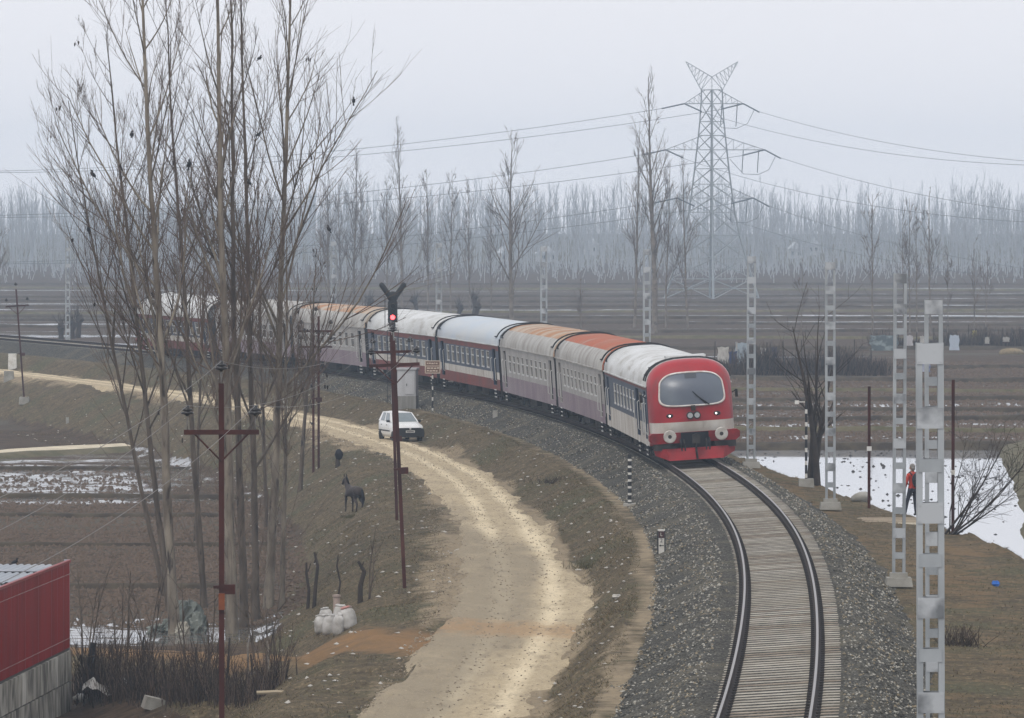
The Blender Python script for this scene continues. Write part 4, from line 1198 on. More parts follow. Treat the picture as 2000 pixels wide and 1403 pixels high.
# ---- the far wood: one hazy mass
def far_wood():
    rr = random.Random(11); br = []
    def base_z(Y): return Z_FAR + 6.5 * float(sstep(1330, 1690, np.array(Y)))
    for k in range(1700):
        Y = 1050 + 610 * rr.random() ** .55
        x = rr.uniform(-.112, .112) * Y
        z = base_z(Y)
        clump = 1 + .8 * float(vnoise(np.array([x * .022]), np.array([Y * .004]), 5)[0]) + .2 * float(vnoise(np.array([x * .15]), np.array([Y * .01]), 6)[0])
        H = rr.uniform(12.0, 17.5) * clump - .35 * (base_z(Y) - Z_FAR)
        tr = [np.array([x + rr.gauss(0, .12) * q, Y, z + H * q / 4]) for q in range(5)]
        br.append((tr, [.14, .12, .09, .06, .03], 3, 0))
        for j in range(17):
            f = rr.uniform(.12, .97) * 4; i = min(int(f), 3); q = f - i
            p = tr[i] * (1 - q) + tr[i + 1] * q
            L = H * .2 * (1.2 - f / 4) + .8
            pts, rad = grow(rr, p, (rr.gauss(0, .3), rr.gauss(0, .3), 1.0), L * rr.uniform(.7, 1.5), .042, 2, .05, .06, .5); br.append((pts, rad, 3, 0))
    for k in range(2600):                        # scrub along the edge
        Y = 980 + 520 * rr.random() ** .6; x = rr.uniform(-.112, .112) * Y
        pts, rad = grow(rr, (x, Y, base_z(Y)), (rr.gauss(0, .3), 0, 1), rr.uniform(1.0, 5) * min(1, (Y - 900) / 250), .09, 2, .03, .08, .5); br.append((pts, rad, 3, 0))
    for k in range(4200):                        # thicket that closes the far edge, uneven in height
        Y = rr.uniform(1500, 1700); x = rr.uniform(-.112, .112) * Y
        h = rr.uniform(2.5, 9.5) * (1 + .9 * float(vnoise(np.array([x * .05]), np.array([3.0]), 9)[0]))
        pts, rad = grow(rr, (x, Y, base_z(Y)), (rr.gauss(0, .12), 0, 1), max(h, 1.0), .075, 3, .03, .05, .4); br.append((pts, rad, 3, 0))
    o = link('far_wood', tubes_mesh('far_wood', br, [mat('bark_far_haze_tint', (.42, .44, .46), (.33, .345, .36), rough=.95, scale=.2)])); tag(o, 'hazy wood of bare poplars along the horizon', None, None, 'stuff')  # bark colour paled and blued to paint in extra haze fade
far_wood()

# ================================================================== MASTS ALONG THE LINE
M_GALV = mat('galvanised_steel', (0.40, 0.425, 0.44), (0.27, 0.29, 0.305), rough=.5, scale=1.5, detail=5, stretch=(1, 1, .5), metal=.35)
M_GALVD = mat('galvanised_patchy', (0.44, 0.46, 0.475), (0.17, 0.18, 0.19), rough=.5, scale=1.6, lo=.46, hi=.62, metal=.35)
M_CONCG = mat('foundation_concrete', (0.33, 0.32, 0.29), (0.22, 0.21, 0.18), rough=.95, scale=2.0)
MAST = [  # s, d, label
    (-7.5, 3.35, 'nearest and broadest latticed steel mast, cut by the bottom of the picture'),
    (29.0, 3.25, 'latticed steel mast seen directly behind the nearest mast'),
    (73.0, 3.45, 'latticed steel mast on a concrete base left of the person'),
    (113.5, 3.75, 'latticed steel mast between the dark bare tree and the brown rail post'),
    (146.0, 3.8, 'latticed steel mast just right of the red train nose'),
    (183.3, 3.75, 'latticed steel mast behind the white roof of the leading car'),
    (216.3, 3.75, 'latticed steel mast behind the orange roofed coach'),
    (246.3, 3.75, 'latticed steel mast behind the blue roofed coach'),
    (274.6, 3.75, 'latticed steel mast behind the tan roofed coach'),
    (312.0, 3.75, 'latticed steel mast hidden behind the poplar clump'),
    (347.5, 3.75, 'farthest latticed steel mast, beside the empty track at left')]
def mast_proto():
    H = 8.35; wd = .36; dp = .22
    ch = MB()
    prof = [(-.04, -dp / 2), (.04, -dp / 2), (.04, -dp / 2 + .012), (-.028, -dp / 2 + .012), (-.028, dp / 2 - .012), (.04, dp / 2 - .012), (.04, dp / 2), (-.04, dp / 2)]
    a = MB(); a.prism([(x - wd / 2 + .04, y) for x, y in prof], 'z', 0, H)
    b = MB(); b.prism([(-(x - wd / 2 + .04), y) for x, y in prof][::-1], 'z', 0, H)
    plate = MB(); plate.box((0, 0, 0), (wd - .02, .012, .27)); 
    for sx in (-1, 1):
        for q in (-.1, .1): plate.tube([(sx * .14, -.015, q), (sx * .14, .015, q)], .012, 6)
    flat = MB(); flat.box((0, 0, 0), (wd - .06, .01, .17))
    return a.mesh('channel', [M_GALV]), b.mesh('channel', [M_GALV]), plate.mesh('batten', [M_GALVD]), flat.mesh('batten', [M_GALV]), H, dp
mch_a, mch_b, mplate, mflat, MH, MDP = mast_proto()
mfb = MB(); mfb.box((0, 0, .12), (.75, .75, .24), 0, None, .9); mfb.box((0, 0, .30), (.48, .42, .14))
mf_mesh = mfb.mesh('foundation', [M_CONCG])
for i, (s, d, lab) in enumerate(MAST):
    M = track_frame(s, d, 0, False)
    p = M.translation; zg = gz(p.x, p.y) if i > 1 else -1.0
    T = thing('steel_mast', lab, 'mast', (p.x, p.y, zg + .05), -float(cpos(s)[2]) * .6 + random.uniform(-.02, .02), 'new masts along the right of the line')
    T.rotation_euler = (random.uniform(-.004, .004), random.uniform(-.006, .004), T.rotation_euler[2])
    link('foundation', mf_mesh, T)
    for me in (mch_a, mch_b):
        o = link('channel', me, T); o.location = (0, 0, .3)
    zz = .55; k = 0
    while zz < MH - .4:
        big = k % 2 == 1
        for sy in (-1, 1):
            o = link('batten', mplate if big else mflat, T); o.location = (0, sy * (MDP / 2 + .009), .3 + min(zz, MH - .15))
        zz += .62; k += 1
    for sy in (-1, 1):
        o = link('batten', mplate, T); o.location = (0, sy * (MDP / 2 + .009), .3 + MH - .14)

# ================================================================== OLD RAIL POLES WITH INSULATORS
M_RUST = mat('rusty_rail_paint', (0.06, 0.015, 0.011), (0.03, 0.011, 0.009), rough=.8, scale=2.0, detail=5, stretch=(1, 1, .5), c3=(.11, .035, .015), s3=1.2, lo3=.6, hi3=.75)
M_RUSTY = mat('rust_yellow_paint', (0.42, 0.22, 0.03), (0.25, 0.10, 0.03), rough=.8, scale=3)
M_INSUL = mat('insulator_brown_black', (0.012, 0.011, 0.012), rough=.35, spec=.5)
M_WIREM = mat('wire_grey', (0.17, 0.16, 0.15), rough=.6)
M_WHITEP = mat('white_paint_worn', (0.66, 0.65, 0.62), (0.5, 0.48, 0.43), rough=.8, scale=3)
M_BLACKP = mat('black_paint', (0.02, 0.02, 0.022), rough=.7)
POLES = {}
def insulator(par, p, n='insulator', k=1.0):
    m = MB(); Mx = Matrix.Translation(p)
    m.lathe([(.012, -.28 * k), (.014, -.02)], 6, 1, Mx); m.lathe([(.03, 0), (.05, .03), (.135, .05), (.125, .09), (.05, .10), (.11, .12), (.10, .155), (.045, .165), (.05, .20), (.03, .22)], 14, 0, Mx)
    return m.build(n, [M_INSUL, M_WIREM], par, True)
def rail_pole(key, label, base, H, arm_z, rz=0.0, twin=0.0, arms=1, lean=(0, 0), yellow=False):
    T = thing('rail_pole', label, 'utility pole', base, rz, 'rusty rail poles along the road')
    T.rotation_euler = (lean[1], lean[0], rz)
    xs = [0] if not twin else [-twin / 2, twin / 2]
    prof = [(-.055, -.055), (.055, -.055), (.055, -.035), (.012, -.02), (.012, .02), (.055, .035), (.055, .055), (-.055, .055), (-.055, .035), (-.012, .02), (-.012, -.02), (-.055, -.035)]
    for x in xs:
        m = MB(); m.prism([(a + x, b) for a, b in prof], 'z', -.3, H); m.build('post', [M_RUST], T)
    tops = []
    for a in range(arms):
        z = arm_z - a * .75
        m = MB(); m.box((0, -.075, z), (1.55, .06, .10)); m.box((0, -.05, z - .045), (1.55, .1, .012)); m.build('crossarm', [M_RUST], T)
        for sx in (-1, 1):
            st = MB(); st.tube([(sx * .55, -.07, z - .04), (xs[0] if sx < 0 else xs[-1], -.05, z - .6)], .02, 5); st.build('brace', [M_RUST], T)
            insulator(T, (sx * .70, -.075, z + .33)); tops.append(Vector((sx * .70, -.075, z + .55)))
    insulator(T, (0, 0, H + .25)); tops.append(Vector((0, 0, H + .46)))
    m = MB(); m.box((.14, 0, arm_z - 3.25), (.28, .14, .2)); m.box((-.02, 0, arm_z - 3.2), (.3, .15, .06)); m.build('bracket', [M_RUST], T)
    if yellow:
        m = MB(); m.box((0, -.06, arm_z - 3.5), (.125, .125, .34)); m.build('painted_band', [mat('band_orange_rust', (.22, .06, .015), (.13, .04, .02), rough=.8, scale=3)], T)
    bpy.context.view_layer.update()
    POLES[key] = [T.matrix_world @ t for t in tops]
    return T
b = G(432, 1503); rail_pole('P0', 'nearest rusty rail pole with three insulators in front of the poplar clump', b, 7.95, 7.0 - .05, .05, yellow=True)
b = G(790, 1150); rail_pole('A', 'tall rusty rail pole beside the dirt road, standing in front of the white car', b, 7.6, 6.85, 0, lean=(-.045, 0))
b = G(775, 1017); rail_pole('B', 'rusty rail pole just behind the tall one in front of the white car', b, 7.0, 6.3, 0, lean=(-.03, 0))
b = G(617, 919); rail_pole('C', 'paired rusty rail pole with two crossarms above the grazing horse', b, 7.3, 6.6, 0, .25, arms=2)
b = G(47, 788); rail_pole('E', 'rusty rail pole on a concrete base at far left', b, 7.6, 6.5, 0.1, lean=(-.07, 0))
m = MB(); m.box(b + Vector((0, 0, .15)), (.7, .7, .5), 0, None, .85); tag(m.build('concrete_footing', [M_CONCG]), 'square concrete footing under the far left rail pole', 'footing')
# yellow gusset plate under the arm of the tall pole
def wire(name, label, P, Q, sag, r, m, n=24, group=None):
    P = Vector(P); Q = Vector(Q)
    pts = [P.lerp(Q, i / n) - Vector((0, 0, 4 * sag * (i / n) * (1 - i / n))) for i in range(n + 1)]
    o = MB().tube(pts, r, 4, 0, False).build(name, [m]); return tag(o, label, 'wire', group)
A_, B_, C_, P_ = POLES['A'], POLES['B'], POLES['C'], POLES['P0']
gw = 'thin wires strung between the rail poles'
near = [Vector((-9.6, 70, 4.2)), Vector((-8.2, 70, 4.0)), Vector((-8.9, 70, 5.0))]
for i, w in enumerate(('left crossarm insulator', 'right crossarm insulator', 'top insulator')):
    wire('telegraph_wire', 'grey wire falling left from the %s of the nearest pole' % w, P_[i], near[i], .5, .007, M_WIREM, 24, gw)
    wire('telegraph_wire', 'grey wire rising from the %s of the nearest pole' % w, P_[i], A_[i], .6, .005, M_WIREM, 24, gw)
    wire('telegraph_wire', 'grey wire between the two poles by the car, at the %s' % w, A_[i], B_[i], .4, .006, M_WIREM, 16, gw)
    wire('telegraph_wire', 'grey wire at the %s between paired pole and car pole' % w, B_[i], C_[i], .8, .006, M_WIREM, 20, gw)

# ================================================================== LATTICE TOWER AND LINES
M_TOWER = mat('tower_steel', (0.30, 0.33, 0.35), rough=.7, metal=.1)
M_STRING = mat('insulator_string_dark', (0.12, 0.145, 0.17), rough=.5)
YT = yfor(583, Z_FAR); XT = (1390 - 1000) / F * YT; PM = F / YT
def tz(py): return HCAM - (py - YH) / PM - Z_FAR
TW = thing('lattice_tower', 'grey steel lattice power tower with a forked top and three crossarms', 'power tower', (XT, YT, Z_FAR), 0, None)
lev = [(0, 7.0), (tz(545), 6.1), (tz(505), 5.15), (tz(460), 4.15), (tz(415), 3.45), (tz(387), 3.1), (tz(360), 2.85), (tz(330), 2.55), (tz(293), 2.25), (tz(265), 2.0), (tz(238), 1.8), (tz(203), 1.62), (tz(176), 1.55)]
dirs = [(1, 0), (0, 1), (-1, 0), (0, -1)]     # seen corner-on
for dx, dy in dirs:
    m = MB(); m.tube([(dx * w_, dy * w_, z) for z, w_ in lev], [.17, .17, .16, .15, .14, .13, .12, .12, .11, .11, .1, .1, .1], 4); m.build('leg', [M_TOWER], TW)
for i in range(len(lev) - 1):
    (z0, w0), (z1, w1) = lev[i], lev[i + 1]
    m = MB()
    for k in range(4):
        a, b2 = dirs[k], dirs[(k + 1) % 4]
        m.tube([(a[0] * w0, a[1] * w0, z0), (b2[0] * w1, b2[1] * w1, z1)], .06, 3); m.tube([(b2[0] * w0, b2[1] * w0, z0), (a[0] * w1, a[1] * w1, z1)], .06, 3)
        m.tube([(a[0] * w1, a[1] * w1, z1), (b2[0] * w1, b2[1] * w1, z1)], .055, 3)
        if i < 4:
            mx, my, mz = (a[0] + b2[0]) * (w0 + w1) / 4, (a[1] + b2[1]) * (w0 + w1) / 4, (z0 + z1) / 2
            for q in (a, b2): m.tube([(mx, my, mz), (q[0] * (w0 + w1) / 2, q[1] * (w0 + w1) / 2, mz)], .045, 3)
    m.build('brace_panel', [M_TOWER], TW)
ARMS = [(tz(203), tz(176), 4.1, 4.7, 1.6), (tz(293), tz(265), 6.9, 7.9, 2.2), (tz(387), tz(362), 5.2, 6.2, 3.1)]
TIPS = []
for z0, z1, lL, lR, wb in ARMS:
    for sx, ln in ((-1, lL), (1, lR)):
        m = MB(); tip = (sx * ln, 0, z0)
        for q in (-.6, .6):
            m.tube([(sx * wb * .9, q, z0), tip], .07, 3); m.tube([(sx * wb * .6, q * .7, z1), tip], .06, 3)
        for t in (.25, .5, .75):
            zt = z1 + (z0 - z1) * t; xx = sx * (wb * .75 + (ln - wb * .75) * t)
            m.tube([(xx, 0, z0), (xx, 0, zt)], .04, 3); m.tube([(xx, 0, zt), (sx * (wb * .75 + (ln - wb * .75) * (t - .25)), 0, z0)], .04, 3)
        m.build('crossarm', [M_TOWER], TW)
        TIPS.append((sx, Vector((XT + sx * ln, YT, Z_FAR + z0))))
        for dxx, dzz in (((-3.4, -.75) if sx < 0 else (2.4, -1.3)), ((2.6, -1.2) if sx < 0 else (-3.2, -.8))):
            s_ = MB(); s_.tube([tip, (tip[0] + dxx, -.4, z0 + dzz)], .12, 6); s_.build('insulator_string', [M_STRING], TW)
        if sx > 0:
            for q in (-.9, -3.2):
                s_ = MB(); s_.tube([(tip[0] + q, 0, z0), (tip[0] + q - .2, 0, z0 - 3.4)], .07, 5); s_.build('insulator_string', [M_STRING], TW)
            s_ = MB(); s_.tube([(tip[0] + 1.6, 0, z0 - 1.0), (tip[0] + .6, 0, z0 - 3.0), (tip[0] - 1.0, 0, z0 - 3.7), (tip[0] - 3.2, 0, z0 - 3.6), (tip[0] - 5.2, 0, z0 - 1.4)], .04, 4); s_.build('jumper_wire', [M_STRING], TW)
for sx in (-1, 1):
    m = MB(); tip = (sx * 3.9, 0, tz(121)); zb = tz(176); zi = tz(151)
    ch = [(Vector((0, .5, zi)), .06), (Vector((0, -.5, zi)), .06), (Vector((sx * 1.6, .5, zb)), .06), (Vector((sx * 1.6, -.5, zb)), .06)]
    for p_, r_ in ch: m.tube([p_, tip], r_, 3)
    m.tube([(0, 0, zi), (sx * 1.6, 0, zb)], .05, 3); m.tube([(0, 0, zi), (0, 0, zb)], .05, 3)
    for t in (.0, .15, .3, .45, .6, .75, .88):
        a = ch[0][0].lerp(Vector(tip), t); b2 = ch[2][0].lerp(Vector(tip), t); c2 = ch[0][0].lerp(Vector(tip), min(1, t + .15))
        m.tube([a, b2], .045, 3); m.tube([b2, c2], .045, 3)
    m.build('earth_wire_peak', [M_TOWER], TW)
names = ['upper left', 'upper right', 'middle left', 'middle right', 'lower left', 'lower right']
for i, (sx, t) in enumerate(TIPS):
    lo = Vector((-3.2, 0, -.7)) if sx < 0 else Vector((-3.0, 0, -.8))
    ro = Vector((2.4, 0, -1.2))
    wire('power_line', 'thin power cable running left from the %s arm of the lattice tower' % names[i], t + lo, t + lo + Vector((-232, 60, 0)), 9.3, .035, M_STRING, 60, 'cables of the lattice tower')
    wire('power_line', 'thin power cable running right from the %s arm of the lattice tower' % names[i], t + ro, t + ro + Vector((89, -348, 0)), 9.6, .03, M_STRING, 60, 'cables of the lattice tower')

# ================================================================== SIGNAL, HUT, SIGNS, POSTS
def on_line(px, d):
    s = np.arange(20, 420, .25); X, Y = from_sd(s, d); q = 1000 + F * X / Y
    i = int(np.argmin(np.abs(q - px) + (Y < 150) * 1e4)); return float(X[i]), float(Y[i]), float(s[i])
M_SIGB = mat('signal_black', (0.012, 0.013, 0.015), rough=.5)
x, y, s = on_line(767, -3.3)
T = thing('railway_signal', 'black railway signal showing a red light under two route arms', 'railway signal', (x, y, gz(x, y)), 0)
sc = y / F                      # metres per photo pixel at the signal
def sz(py): return HCAM - (py - YH) * sc - gz(x, y)
m = MB(); m.tube([(0, 0, 0), (0, 0, sz(640))], .085, 10); m.build('post', [mat('signal_post_grey', (.33, .33, .32), rough=.6)], T)
m = MB(); m.prism([(-.26, sz(630)), (.26, sz(630)), (.26, sz(590)), (.2, sz(587)), (-.2, sz(587)), (-.26, sz(590))], 'y', -.12, .15); m.build('light_housing', [M_SIGB], T)
for k, pyy in enumerate((598, 609, 620)):
    h = MB(); Mx = Matrix.Translation((0, -.12, sz(pyy))) @ Matrix.Rotation(R(90), 4, 'X')
    h.lathe([(.15, 0), (.15, .22), (.135, .22), (.135, 0)], 14, 0, Mx, False); hd = h.build('hood', [M_SIGB], T)
    l = MB(); l.lathe([(.125, 0.0), (.11, .05)], 14, 0, Mx); l.build('lens', [mat('signal_red_lit', (1, .02, .02), emit=(1.0, .045, .05), estr=9.0) if k == 2 else mat('signal_lens_off', (.02, .02, .022), rough=.2)], hd)
for sx in (-1, 1):
    m = MB()
    p0 = Vector((sx * .12, 0, sz(581))); p1 = Vector((sx * .60, 0, sz(557)))
    m.tube([p0, p0.lerp(p1, .5), p1], [.16, .155, .15], 10); m.blob(p1, (.15, .15, .15), 1, 8, 6, 0); m.build('route_arm', [M_SIGB], T)
m = MB(); m.blob((0, 0, sz(580)), (.30, .16, .30), 2, 10, 8, .03); m.box((0, 0, sz(586)), (.2, .15, .3)); m.build('route_hub', [M_SIGB], T)
m = MB(); m.box((-.02, 0, sz(635)), (.34, .3, .22)); m.box((0, 0, sz(641)), (.5, .35, .05)); m.build('head_bracket', [M_SIGB], T)
m = MB(); m.tube([(-.42, -.1, sz(641)), (-.42, -.1, sz(580)), (-.5, -.1, sz(579))], .02, 5); m.build('guard_rail', [M_UNDER], T)
m = MB(); m.tube([(-.3, .15, 0), (-.3, .15, sz(645))], .02, 5); m.tube([(.3, .15, 0), (.3, .15, sz(645))], .02, 5)
for k in range(16): m.tube([(-.3, .15, .4 + k * .3), (.3, .15, .4 + k * .3)], .012, 4)
m.build('ladder', [M_UNDER], T)

M_HUT = mat('hut_plaster', (0.44, 0.445, 0.46), (0.35, 0.35, 0.36), rough=.9, scale=1.0, detail=5, stretch=(2, 2, .4))
M_HUTD = mat('hut_plinth_stained', (0.16, 0.155, 0.14), (0.25, 0.245, 0.23), rough=.95, scale=1.5, stretch=(3, 3, .3))
x, y, s = on_line(797, -3.75)
T = thing('relay_hut', 'small grey concrete relay hut with dark stained base beside the track', 'hut', (x, y, gz(x, y) - .2), -.12)
m = MB(); m.box((0, 0, .45), (1.02, 1.1, .9)); m.build('plinth', [M_HUTD], T)
m = MB(); m.box((0, 0, 1.6), (.98, 1.06, 1.4)); m.box((-.2, -.54, 1.5), (.03, .02, 1.2)); m.build('wall', [M_HUT], T)
m = MB(); m.box((0, 0, 2.34), (1.1, 1.16, .09)); m.build('roof', [M_HUT], T)
m = MB(); m.box((.18, -.545, 1.55), (.5, .03, 1.1)); dr = m.build('door', [M_HUT], T)
h = MB(); h.box((.02, -.57, 1.5), (.03, .03, .14)); h.build('handle', [M_BLACKP], dr)

def striped_post(name, label, base, H, n, r=.055, first=0, foot=True, group=None):
    T = thing(name, label, 'marker post', base, 0, group)
    wd_ = [1.35 if (k + first) % 2 == 0 else .65 for k in range(n)]; ed_ = [H * sum(wd_[:k]) / sum(wd_) for k in range(n + 1)]
    for k in range(n):
        m = MB(); m.tube([(0, 0, ed_[k]), (0, 0, ed_[k + 1])], r, 10); m.build('stripe', [(M_BLACKP, M_WHITEP)[(k + first) % 2]], T)
    if foot:
        m = MB(); m.box((0, 0, .0), (.5, .5, .22), 0, None, .85); m.build('base_block', [M_CONCG], T)
    return T
b = G(1230, 990); striped_post('striped_post', 'black and white striped post on a block beside the ballast, left of the train nose', b, 1.85, 15, .068, 0)
b = G(1575, 951); T = striped_post('striped_post', 'black and white striped post on a concrete block under the dark bare tree', b, 3.3, 13, .05, 0)
m = MB(); m.box((0, 0, .05), (.62, .6, .5), 0, None, .9); m.build('base_block', [M_CONCG], T)
m = MB(); m.tube([(0, 0, 3.25), (-.3, 0, 3.25)], .02, 5); m.box((-.36, 0, 3.24), (.16, .04, .14)); m.build('top_plate', [M_WHITEP], T)
# wayside board
x, y, s = on_line(845, -3.1); b = Vector((x, y, gz(x, y)))
T = striped_post('track_sign', 'small brown and cream lettered board on a striped post beside the train', b, 2.3, 8, .045, 1, False)
T['category'] = 'sign'
k = y / F
m = MB(); zc = HCAM - (717 - YH) * k - b.z; m.box((0, -.06, zc), (.78, .03, .66)); m.build('board', [mat('board_brown', (.17, .10, .07), rough=.7)], T)
m = MB()
for z_ in (-.32, .32): m.box((0, -.078, zc + z_), (.80, .012, .035))
for x_ in (-.385, .385): m.box((x_, -.078, zc), (.035, .012, .64))
m.box((0, -.079, zc + .05), (.72, .012, .03)); m.build('border', [mat('board_cream', (.62, .53, .44), rough=.7)], T)
rr = random.Random(3)
for zi, z_ in enumerate((.19, -.06, -.2)):
    m = MB(); xx = -.30
    while xx < .28:
        wv = rr.uniform(.05, .16); m.box((xx + wv / 2, -.0785, zc + z_ + rr.uniform(-.01, .01)), (wv, .01, .055)); xx += wv + .035
    m.build('worn_lettering', [MATS['board_cream']], T)
# kilometre post: white L over the figure 2 and an arrow
b = G(1292, 1086)
T = thing('kilometre_post', 'short black and white kilometre post lettered L and 2 beside the ballast', 'marker post', b, 0.0)
m = MB(); m.box((0, 0, .36), (.19, .14, .78)); m.build('post', [M_WHITEP], T)
m = MB()
for sx in (-1, 1): m.box((sx * .105, -.005, .36), (.035, .16, .78))
m.build('edge_band', [M_BLACKP], T)
m = MB(); m.box((0, -.074, .63), (.17, .012, .20)); m.build('head_panel', [mat('panel_maroon', (.06, .03, .032), rough=.7)], T)
m = MB(); m.box((0, 0, .765), (.22, .17, .03)); m.build('cap', [M_WHITEP], T)
def text_obj(body, loc, size, m, par, name='lettering', rot=(R(90), 0, 0)):
    cu = bpy.data.curves.new(name, 'FONT'); cu.body = body; cu.size = size; cu.extrude = .004; cu.align_x = 'CENTER'; cu.align_y = 'CENTER'
    o = bpy.data.objects.new(name, cu); COL.objects.link(o); o.location = loc; o.rotation_euler = rot
    bpy.context.view_layer.update()
    me = bpy.data.meshes.new_from_object(o.evaluated_get(bpy.context.evaluated_depsgraph_get())); bpy.data.objects.remove(o)
    me.materials.clear(); me.materials.append(m)
    o = link(name, me, par); o.location = loc; o.rotation_euler = rot; return o
text_obj('L', (0, -.084, .635), .15, M_WHITEP, T); text_obj('2', (0, -.076, .45), .17, M_BLACKP, T)
m = MB(); m.box((.02, -.076, .30), (.11, .01, .022)); m.prism([(-.075, .30), (-.02, .335), (-.02, .265)], 'y', -.081, -.071); m.build('arrow', [M_BLACKP], T)
# concrete marker stones and small posts
def stone(name, label, px, py, w_, h_, m_, d_=.16, group=None, taper=.92):
    b = G(px, py); o = MB(); o.box((0, 0, h_ / 2 - .05), (w_, d_, h_ + .1), 0, None, taper); ob = o.build(name, [m_]); ob.location = b; return tag(ob, label, 'marker stone', group)
stone('marker_stone', 'low grey concrete marker post on the ballast edge below the blue roofed coach', 967, 830, .26, .7, M_CONCG)
stone('marker_stone', 'small dark stub post on the bank above the dirt road', 1051, 856, .14, .45, M_UNDER)
stone('marker_stone', 'white square milestone at the far left edge beside the road', 24, 722, .62, 1.15, M_WHITEP, .3)
stone('marker_stone', 'grey concrete block below the white milestone', 17, 745, .7, .7, M_CONCG, .5)
stone('marker_stone', 'small pale stone beside the road behind the poplars', 556, 800, .35, .7, M_WHITEP)
stone('marker_stone', 'short white peg in the grass by the paired rail pole', 590, 926, .16, .42, M_WHITEP)
stone('marker_stone', 'short pale peg on the slope above the flooded plots at left', 131, 828, .2, .4, M_CONCG)
stone('marker_stone', 'thin white peg beside the tail of the train', 361, 713, .12, .6, M_WHITEP)
# brown rail posts by the pond
for px, Y, top, lab in ((1698, 197.0, 755, 'brown rusty rail post with a white tag beside the pond'), (1862, 181.5, 742, 'brown rusty rail post behind the nearest mast')):
    xx = (px - 1000) / F * Y; zg = gz(xx, Y); Hh = HCAM - (top - YH) * Y / F - zg
    T = thing('rail_post', lab, 'post', (xx, Y, zg), 0)
    m = MB(); m.box((0, 0, Hh / 2), (.10, .10, Hh)); m.box((.03, 0, Hh / 2), (.02, .16, Hh)); m.build('post', [M_RUST], T)
    m = MB(); m.box((0, -.07, Hh * (.49 if px < 1800 else .4)), (.17 if px < 1800 else .12, .03, .16)); m.build('tag', [M_WHITEP], T)

# culvert parapet the person stands on
p0 = G(1645, 1020); p1 = Vector(((1800 - 1000) / F * 186.5, 186.5, p0.z))
T = thing('culvert', 'low concrete culvert slab with pale front edge under the person', 'culvert', ((p0.x + p1.x) / 2, 188.2, -1.02), .0)
L_ = p1.x - p0.x
m = MB(); m.box((.35, 0, -.12), (L_ + .7, 2.9, .26)); m.build('slab', [mat('culvert_earthy', (.20, .155, .105), (.28, .23, .16), rough=.95, scale=1.5)], T)
m = MB(); m.box((0, -1.5, -.06), (L_, .14, .10)); m.build('edge', [mat('culvert_edge_pale', (.66, .60, .48), (.5, .44, .34), rough=.9, scale=2)], T)
m = MB(); m.box((.35, -1.44, -.62), (L_ + .6, .12, .75)); m.build('headwall', [mat('culvert_wall', (.15, .115, .075), (.1, .08, .055), rough=.95, scale=2)], T)

# ================================================================== WHITE CAR
M_CARW = mat('car_white', (0.74, 0.75, 0.76), (0.66, 0.66, 0.65), rough=.3, scale=1, spec=.5)
M_CARG = mat('car_glass', (0.10, 0.135, 0.15), (0.16, 0.19, 0.20), rough=.08, scale=1.2, spec=.8)
M_CARB = mat('car_black_plastic', (0.018, 0.019, 0.021), rough=.6)
M_TYRE = mat('tyre_rubber', (0.02, 0.02, 0.02), rough=.9)
b = G(781, 864)
T = thing('hatchback_car', 'small white hatchback car with black front bumper on the dirt road', 'car', b + Vector((0, 1.6, .0)), -R(15))
T.rotation_euler[2] = R(17)
def loft(st, close=True):
    m = MB(); n = len(st[0]); vs = [p for s_ in st for p in s_]; fs = []
    for i in range(len(st) - 1):
        for k in range(n):
            k2 = (k + 1) % n; fs.append((i * n + k, i * n + k2, (i + 1) * n + k2, (i + 1) * n + k))
    fs.append(tuple(range(n))); fs.append(tuple(range(len(vs) - 1, len(vs) - n - 1, -1)))
    m.add(vs, fs); return m
st = []
for y, zb, zt, w_ in [(-1.70, .40, .66, .50), (-1.64, .28, .76, .62), (-1.45, .22, .84, .70), (-1.1, .20, .90, .735), (-.72, .20, .965, .745), (.2, .20, .985, .745), (1.2, .20, .99, .735), (1.55, .26, .98, .70), (1.68, .38, .92, .62)]:
    st.append([(-w_ * .90, y, zb), (w_ * .90, y, zb), (w_, y, zb + .2), (w_, y, zt - .14), (w_ * .93, y, zt - .02), (w_ * .6, y, zt + .015), (-w_ * .6, y, zt + .015), (-w_ * .93, y, zt - .02), (-w_, y, zt - .14), (-w_, y, zb + .2)])
loft(st).build('body', [M_CARW], T, True, recalc=True)
gb = [(-.70, -.80, .95), (.70, -.80, .95), (.69, 1.60, .97), (-.69, 1.60, .97)]; gt = [(-.55, -.12, 1.41), (.55, -.12, 1.41), (.53, 1.38, 1.42), (-.53, 1.38, 1.42)]
m = MB(); m.add(gb + gt, [(0, 1, 5, 4), (1, 2, 6, 5), (2, 3, 7, 6), (3, 0, 4, 7)])
m.build('cabin', [M_CARW], T)
m = MB(); v = []
for j in range(7):
    for i in range(7):
        u, q = i / 6, j / 6; a = Vector(gt[0]).lerp(Vector(gt[1]), u); c = Vector(gt[3]).lerp(Vector(gt[2]), u); p = a.lerp(c, q); p.z += .05 * (1 - (2 * u - 1) ** 2) * (1 - (2 * q - 1) ** 4) + .004; v.append(tuple(p))
m.add(v, [(j * 7 + i, j * 7 + i + 1, (j + 1) * 7 + i + 1, (j + 1) * 7 + i) for j in range(6) for i in range(6)]); m.build('roof', [M_CARW], T, True)
